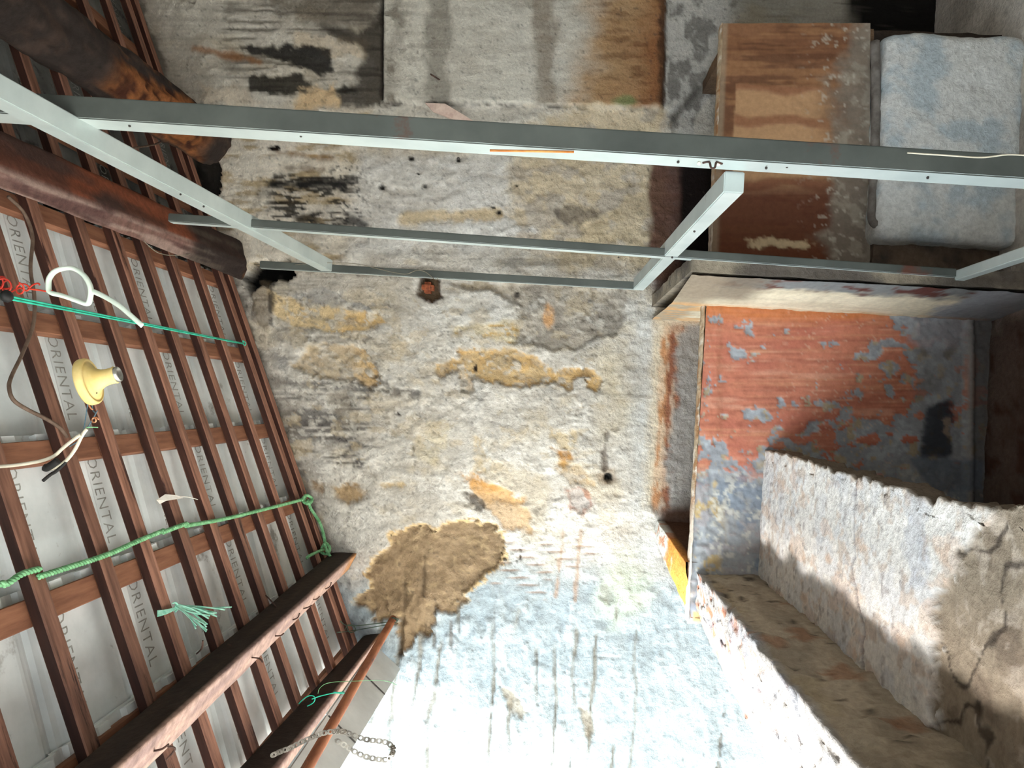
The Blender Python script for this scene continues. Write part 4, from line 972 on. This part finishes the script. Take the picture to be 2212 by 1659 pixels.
# ================================================================== eave: gutter, pipe, chain
gut = empty('eave_gutter', tuple(PY(800, 1430, 0))); tag(gut, 'dull zinc sheet gutter of joined panels under the eave', 'gutter')
gi, go = edge_line((812, 1392), (600, 1700)), edge_line((866, 1443), (735, 1659))
ygs = [-.01, -.30, -.72, -1.18, -1.7, -2.3]
for i in range(5):
    y0, y1 = ygs[i], ygs[i + 1] + .004; VV = []
    for y in (y0, y1):
        a, b = at_y(gi, y), at_y(go, y); up = np.array([0, 0, .004]); VV += [a + up * 8, a, b, b + np.array([-.01, 0, .07]), b + np.array([-.004, 0, .07]) + [-.01, 0, 0], b + np.array([-.006, 0, .004]), a + up]
    nf = 7; F_ = [(j, j + 1, nf + j + 1, nf + j) for j in range(nf - 1)] + [(nf - 1, 0, nf, 2 * nf - 1)]
    o = mesh_obj('panel', VV, F_, M_GUTTER, None); child(o, gut)
    if i:
        a, b = at_y(gi, y0), at_y(go, y0); o = bar('seam', a - np.array([0, 0, .003]), b - np.array([0, 0, .003]), .007, .005, YV, M_SEAM, gut)
pe = edge_line((849, 1337), (662, 1659)); pa_ = PY(849, 1337, -.14); pb_ = PY(662, 1662, yk(1.74)); dirp = unit(pb_ - pa_)
pts = np.array([pa_ + dirp * t for t in np.linspace(0, 2.0, 40)])
pipe = tubes('rusty_pipe', [pts], .0145, M_PIPE, None, 18); tag(pipe, 'rusty brown iron pipe slung under the eave gutter', 'pipe')
o = tubes('tie_wire', [catmull([PR(735, 1342, -.005), PR(760, 1352, -.02), pa_ + dirp * .02 + [0, 0, -.016], pa_ + dirp * .035 + [.016, 0, 0], pa_ + dirp * .045 + [0, 0, -.016], PR(764, 1362, -.02), PR(728, 1366, -.004)], 8),
                       catmull([PR(745, 1360, -.01), PR(752, 1350, -.02), PR(764, 1352, -.022), PR(768, 1362, -.02), PR(755, 1366, -.014), PR(748, 1352, -.012)], 6)], .0019, simple('dark green tie wire', (52, 66, 54), (86, 104, 86), 40), None, 6)
tag(o, 'dark green wire tying the rusty pipe to the last rafter', 'wire')
# roller chain: each link a part
chp = [(586, 1633), (609, 1622), (627, 1616), (645, 1606), (662, 1598), (686, 1588), (704, 1582), (723, 1580), (741, 1580), (763, 1588), (788, 1597), (812, 1600), (834, 1603), (847, 1612), (849, 1626), (838, 1641), (816, 1640), (788, 1634), (765, 1623), (745, 1610), (720, 1596)]
ych = [-1.18] * 8 + [-1.20] * 6 + [-1.24] * 7
path = catmull([PY(a, b, y - .10) for (a, b), y in zip(chp, ych)], 30); sl = np.concatenate([[0], np.cumsum(np.linalg.norm(np.diff(path, axis=0), axis=1))])
pitch = .0155; cnt = int(sl[-1] / pitch)
pos = [np.array([np.interp(pitch * i, sl, path[:, q]) for q in range(3)]) for i in range(cnt + 1)]
def link_mesh(wide):
    bm = bmesh.new(); th = np.linspace(0, 2 * np.pi, 20, endpoint=False)
    out_ = [(pitch * .58 * math.copysign(abs(math.cos(t)) ** .8, math.cos(t)), (.0064 - .0012 * (math.cos(t) ** 8)) * math.sin(t)) for t in th]; inn_ = [(.0036 * math.cos(t), .0036 * math.sin(t)) for t in th]
    for zoff in (-wide, wide):
        R4 = [[bm.verts.new((x, y, zoff + dz)) for x, y in ring] for ring, dz in ((out_, -.0007), (out_, .0007), (inn_, .0007), (inn_, -.0007))]
        for q in range(4):
            A_, B_ = R4[q], R4[(q + 1) % 4]
            for i in range(20): bm.faces.new((A_[i], A_[(i + 1) % 20], B_[(i + 1) % 20], B_[i]))
    bmesh.ops.create_cone(bm, segments=10, radius1=.0026, radius2=.0026, depth=.0105, cap_ends=True, matrix=Matrix.Translation((pitch / 2, 0, 0)))
    bmesh.ops.recalc_face_normals(bm, faces=list(bm.faces))
    me = bpy.data.meshes.new('chain_link'); bm.to_mesh(me); bm.free(); me.materials.append(M_CHAIN); return me
ml = [link_mesh(.0026), link_mesh(.0044)]
chain = empty('roller_chain', tuple(pos[0])); tag(chain, 'old pale roller chain looped over the rusty pipe', 'chain')
for i in range(cnt):
    x = unit(pos[i + 1] - pos[i]); z = unit(-ray(740, 1600)); z = unit(z - x * z.dot(x)); y = np.cross(z, x)
    o = link('chain_link', ml[i % 2]); o.matrix_world = basis(x, y, z, (pos[i] + pos[i + 1]) / 2)
    o.parent = chain; o.matrix_parent_inverse = Matrix.Translation(chain.location).inverted()

# ================================================================== ropes, cables and odds and ends
def rope_strands(path, r, twist, n_str=3):
    s = np.concatenate([[0], np.cumsum(np.linalg.norm(np.diff(path, axis=0), axis=1))]); T, N, B = frames(path); out_ = []
    for q in range(n_str):
        ph = s / twist * 2 * np.pi + q * 2 * np.pi / n_str
        out_.append(path + r * .55 * (np.cos(ph)[:, None] * N + np.sin(ph)[:, None] * B))
    return out_
ZR = Z(0, 975, .4123)
def RP(pix, off): return [PR(a, b, off) for a, b in pix]
p1 = catmull(RP([(-60, 1287), (0, 1262), (14, 1262), (48, 1240), (86, 1229)], -.012), 40); p2 = catmull(RP([(84, 1246), (150, 1225), (232, 1198), (300, 1168), (354, 1146)], -.010), 40)
p3 = catmull(RP([(352, 1150), (378, 1140), (404, 1131)], -.012), 40); p4 = catmull(RP([(400, 1136), (480, 1122), (560, 1103), (620, 1088), (654, 1079)], -.010), 50)
p5 = catmull([PR(664, 1080, -.012), PY(672, 1100, -.06), PY(690, 1128, -.05), PY(700, 1160, -.05), PY(702, 1178, -.05)], 30)
kn1 = catmull([PR(652, 1080, -.02), PR(662, 1070, -.03), PR(674, 1078, -.03), PR(668, 1088, -.03), PR(656, 1084, -.015), PR(660, 1074, -.012)], 14)
kn2 = catmull([PY(702, 1172, -.06), PY(712, 1182, -.07), PY(708, 1196, -.075), PY(694, 1192, -.07), PY(700, 1176, -.08), PY(706, 1190, -.08), PY(713, 1202, -.07)], 14)
p6 = catmull([PY(698, 1188, -.07), PR(686, 1192, -.01), PR(670, 1200, -.008), PR(662, 1206, .002)], 14)
paths = []; 
for pth, tw in ((p1, .03), (p2, .03), (p3, .03), (p4, .03), (p5, .025), (kn1, .03), (kn2, .03), (p6, .03)): paths += rope_strands(pth, .0056, tw)
o = tubes('green_rope', paths, .0036, M_ROPE, None, 6); tag(o, 'twisted green rope threaded across the rafters and knotted at the wall', 'rope')
# teal line, doubled
e0, e1_ = PY(-20, 632, -1.95), PR(524, 741, -.006)
e0b, e1b = PY(-20, 638, -1.95), PR(526, 743, -.006)
ln = lambda a, b: np.array([a + (b - a) * t for t in np.linspace(0, 1, 20)])
kn = catmull([e1_ + [0, 0, .0], e1_ + A3 * .012 - N3 * .006, e1_ + A3 * .004 - N3 * .012, e1_ - A3 * .008 - N3 * .004, e1_ + YV * .01], 6)
o = tubes('nylon_line', [ln(e0, e1_), ln(e0b, e1b), kn], .0021, M_TEAL, None, 8); tag(o, 'taut doubled teal nylon line tied to the rafter by the wall', 'line')
bm = bmesh.new(); bmesh.ops.create_icosphere(bm, subdivisions=2, radius=.011, matrix=Matrix.Translation(PY(14, 640, -1.93)) @ Matrix.Diagonal((1, 1.2, .9, 1)))
o = bm_obj('tape_wrap', bm, M_BLACK, None, 0, True); tag(o, 'black tape wad on the teal line at the left', 'tape')
# mint plastic hook
ZH = Z(0, 540, .1808); YH = -1.86
loop = catmull([PY(a, b, YH) for a, b in ZH([(600, 505), (580, 420), (592, 335), (660, 255), (780, 218), (890, 226), (1000, 300), (1065, 400), (1085, 480), (1078, 570), (1058, 634), (1015, 640), (900, 600), (740, 545)])], 8, True)
tail = catmull([PY(a, b, YH + d) for (a, b), d in zip(ZH([(1085, 490), (1160, 515), (1290, 580), (1430, 670), (1560, 780), (1700, 905)]), (0, -.004, -.012, -.02, -.026, -.03))], 8)
hook = empty('hanger_hook', tuple(PY(120, 620, YH))); tag(hook, 'pale mint plastic strap hook hanging from red wire', 'hook')
o = tubes('loop', [loop], .0042, M_MINT, None, 10, True, 1.5); child(o, hook)
o = tubes('tail', [tail], .0046, M_MINT, None, 8, False, .55); child(o, hook)
# red wire
def curl(c_, r, n=26, ph=0, turns=1.2, dy=.02):
    t = np.linspace(0, turns * 2 * np.pi, n); ux = RW @ np.array([1, 0, 0]); uy = RW @ np.array([0, 1, 0]); return np.array([c_ + ux * r * math.cos(a + ph) + uy * r * math.sin(a + ph) + np.array([0, -dy * i / n, 0]) for i, a in enumerate(t)])
rw = [curl(PY(53, 625, YH), .0095), curl(PY(20, 618, YH), .011, ph=2), curl(PY(4, 612, YH), .012, ph=1), curl(PY(-14, 612, YH), .012, ph=4),
      catmull([PY(a, b, YH) for a, b in ((16, 635), (30, 628), (44, 622), (58, 628), (70, 616), (82, 612), (86, 616))], 6), catmull([PY(a, b, YH) for a, b in ((60, 624), (80, 626), (100, 629), (114, 628))], 6), catmull([PY(a, b, YH) for a, b in ((0, 620), (14, 624), (26, 620))], 6)]
o = tubes('red_wire', rw, .0016, M_RED, None, 6); tag(o, 'curled red wire beside the mint plastic hook', 'wire')
# lamp holder
YL = -1.72; IX, IY, IZ = RW @ np.array([1., 0, 0]), RW @ np.array([0, 1., 0]), RW @ np.array([0, 0, 1.])
ax = unit(IX * .93 + IY * .25 - IZ * .10); org = PY(182, 827, YL)
holder = empty('lamp_holder', tuple(org)); tag(holder, 'yellowed cream batten lamp holder without a bulb, dangling from its wires', 'lamp holder')
R_ = .047
prof_ = [(.0, .0), (R_ * .97, 0), (R_, .003), (R_, .013), (R_ * .97, .016), (R_ * .90, .0175), (R_ * .88, .016), (R_ * .80, .0165), (R_ * .78, .018), (R_ * .62, .021), (R_ * .48, .027), (R_ * .38, .036), (R_ * .34, .046), (R_ * .345, .056), (R_ * .37, .0605), (R_ * .35, .062), (R_ * .30, .062), (R_ * .30, .05)]
o = lathe('base', prof_, org, ax, M_CREAM); child(o, holder)
o = lathe('socket', [(R_ * .30, .048), (R_ * .325, .061), (R_ * .325, .068), (R_ * .30, .0695), (R_ * .27, .0695), (R_ * .26, .05), (0, .05)], org, ax, M_CHROME); child(o, holder)
bm = bmesh.new(); bmesh.ops.create_icosphere(bm, subdivisions=1, radius=.0016, matrix=Matrix.Translation(PY(209, 849, YL - .045))); o = bm_obj('screw', bm, M_DARK, None, 0, True); child(o, holder)
ZL = Z(0, 760, .1808)
def LP(q, y): return catmull([PY(a, b, y) for a, b in ZL(q)], 8)
o = tubes('lead', [LP([(1050, 610), (1030, 740), (1010, 880), (1000, 920)], YL), LP([(1100, 620), (1110, 700), (1140, 740), (1100, 820), (1050, 900), (1010, 960)], YL + .005), LP([(1165, 700), (1120, 780), (1050, 900), (990, 1020), (900, 1090), (830, 1130)], YL - .004)], .0012, M_BLUEWIRE, None, 6); child(o, holder)
o = tubes('copper_end', [LP([(1060, 640), (1090, 680), (1110, 690)], YL - .01), curl(PY(207, 907, YL - .01), .005, dy=.01)], .0014, M_COPPER, None, 6); child(o, holder)
o = tubes('green_tag_wire', [LP([(1030, 905), (1100, 900), (1170, 903)], YL - .01)], .001, M_ROPE, None, 6); child(o, holder)
o = tubes('white_cable', [LP([(-300, 1380), (0, 1370), (250, 1345), (500, 1300), (650, 1240), (740, 1160), (850, 1070), (960, 990)], YL - .02), LP([(1040, 920), (980, 1000), (900, 1160), (790, 1300), (660, 1385), (560, 1400)], YL - .012)], .0034, M_CABLE, None, 10); tag(o, 'white sheathed electric cable bent back below the lamp holder', 'cable')
o = tubes('tape_end', [LP([(690, 1300), (620, 1350), (560, 1385), (530, 1380)], YL - .03), LP([(790, 1310), (680, 1420), (600, 1470), (515, 1540)], YL - .012)], [.0075, .0035], M_BLACK, None, 8); tag(o, 'black taped end of the white cable', 'tape')
o = tubes('brown_cable', [catmull([PR(18, 425, -.03), PR(52, 460, -.012), PR(70, 510, -.010), PR(66, 580, -.008), PR(74, 640, -.010), PR(72, 700, -.008), PR(50, 760, -.004), PR(24, 815, .0), PR(20, 840, -.006), PR(30, 865, -.006), PR(60, 885, -.008), PR(100, 905, -.009), PR(130, 925, -.010), PR(146, 945, -.012)], 12)], .0042, M_BROWNCABLE, None, 8); tag(o, 'dusty brown cable drooping across the rafters', 'cable')
# frayed twine, white strip, loose threads
random.seed(11); tw = []; tie = np.array(PR(378, 1308, -.014))
for i in range(16):
    end = (random.uniform(430, 470), random.uniform(1325, 1368)) if i < 12 else (random.uniform(470, 498), random.uniform(1312, 1330))
    mid = ((380 + end[0]) / 2 + random.uniform(-6, 6), (1308 + end[1]) / 2 + random.uniform(-8, 4)); y = random.uniform(-.03, .03)
    tw.append(catmull([PR(380 + random.uniform(-3, 3), 1308 + random.uniform(-4, 4), -.012), PR(*mid, -.03) + [0, y * .4, 0], PR(*end, -.05) + [0, y, 0]], 5))
for i in range(6): tw.append(catmull([PR(340, 1320 + i * 2.2, -.004), PR(360, 1318 + i * 1.4, -.008), PR(382, 1312 + i * .5, -.012)], 4))
tw.append(catmull([PR(372, 1304, -.008), PR(380, 1302, -.014), PR(386, 1312, -.014), PR(378, 1322, -.01)], 4))
o = tubes('frayed_twine', tw, .0011, M_TWINE, None, 5, False, 2.2); tag(o, 'frayed aqua plastic twine tied round a rafter', 'twine')
q = [PR(338, 1080, -.003), PR(356, 1068, -.006), PR(380, 1070, -.010), PR(396, 1076, -.012), PR(358, 1082, -.008), PR(345, 1089, -.003)]
qq = [x - N3 * .0015 for x in q]
o = mesh_obj('paper_strip', q + qq, [(0, 1, 4, 5), (1, 2, 3, 4), (6, 11, 10, 7), (7, 10, 9, 8), (0, 6, 7, 1), (1, 7, 8, 2), (2, 8, 9, 3), (3, 9, 10, 4), (4, 10, 11, 5), (5, 11, 6, 0)], M_PAPER); tag(o, 'white plastic strip folded over a rafter above the green rope', 'strip')
o = tubes('thread', [catmull([PR(388, 1072, -.01), PR(408, 1074, -.014), PR(427, 1079, -.016)], 6)], .0011, M_PAPER, None, 5); child(o, bpy.data.objects['paper_strip'])
YG = yk(1.42)
ZG = Z(450, 1380, .2034)
def GP(q, y): return catmull([PY(a, b, y) for a, b in ZG(q)], 8)
o = tubes('green_string', [GP([(960, 690), (1010, 640), (1070, 605), (1120, 610), (1130, 650), (1105, 685), (1050, 715)], yk(1.36)), GP([(1100, 640), (1180, 610), (1280, 585), (1340, 575), (1400, 578), (1450, 575)], yk(1.38)), GP([(1330, 565), (1390, 570), (1440, 560)], yk(1.39))], .0016, M_TEAL, None, 6); tag(o, 'looped teal string tied at the eave beam', 'string')
o = tubes('green_thread', [GP([(1165, 580), (1180, 530), (1240, 480), (1340, 458), (1480, 452), (1640, 445), (1800, 440), (1920, 455), (2000, 490)], yk(1.36))], .0008, M_ROPE, None, 5); tag(o, 'single loose green thread arching across the gutter', 'thread')
o = tubes('bare_wire', [catmull([PR(310, 520, -.05), PR(340, 545, -.06), PR(380, 552, -.06), (PR(430, 545, -.06)), PR(466, 534, -.05), PR(480, 541, -.04), PR(500, 535, -.03)], 8), catmull([PR(430, 548, -.06), PR(455, 565, -.06), PR(470, 575, -.05), PR(520, 570, -.02), PY(600, 574, -.13), PY(660, 570, -.20), PY(700, 568, -.24), PY(770, 570, -.20), PY(830, 584, -.20), PY(875, 592, -.20), PY(900, 584, -.20), PY(920, 588, -.20), PY(940, 604, -.20), PY(946, 600, -.20)], 8)], .0014, M_WIRE, None, 6); tag(o, 'thin bare wire trailing from the charred purlin along the wall', 'wire')
o = tubes('pale_wire', [catmull([PY(1960, 330, yk(2.1)), PY(2050, 336, yk(2.11)), PY(2120, 340, yk(2.11)), PY(2180, 334, yk(2.11)), PY(2240, 338, yk(2.11))], 8)], .0016, M_CABLE, None, 6); tag(o, 'thin pale wire lying along the tallest steel upright', 'wire')
o = tubes('dusty_cable', [catmull([PR(190, 328, -.01), PR(240, 324, -.02), PR(300, 318, -.025), PR(340, 310, -.02), PR(362, 296, -.01)], 8)], .0035, M_BROWNCABLE, None, 6); tag(o, 'short dusty cable sagging under the dark upper rafters', 'cable')
# iron plug, splinter and pins in the wall
bm = bmesh.new(); c_ = PY(925, 622, .005); box_bm(bm, c_ , .045, .06, .05); o = bm_obj('iron_plug', bm, M_RUSTPLUG, None, .012); tag(o, 'rusted iron plug set in a socket below the lowest steel rail', 'iron plug')
for q, lab in (((930, 160, 958, 178), 'rusty iron pin sticking out of the smooth upper panel'),):
    o = tubes('wall_pin', [[PY(q[0], q[1], -.05), PY(q[2], q[3], -.005)]], .0035, M_NAIL, None, 6); tag(o, lab, 'pin')
sp = [PY(918, 222, -.02), PY(962, 224, -.05), PY(1024, 262, -.04), PY(990, 262, -.03), PY(935, 240, -.02)]; s2 = [x + np.array([0, .012, 0]) for x in sp]
o = mesh_obj('wood_splinter', sp + s2, [(0, 1, 2, 3, 4), (9, 8, 7, 6, 5)] + [(i, (i + 1) % 5, 5 + (i + 1) % 5, 5 + i) for i in range(5)], simple('pinkish splinter', (176, 150, 138), (206, 184, 170), 30, rough=.8)); tag(o, 'pale pinkish splinter of wood lodged under the upper panel', 'splinter')
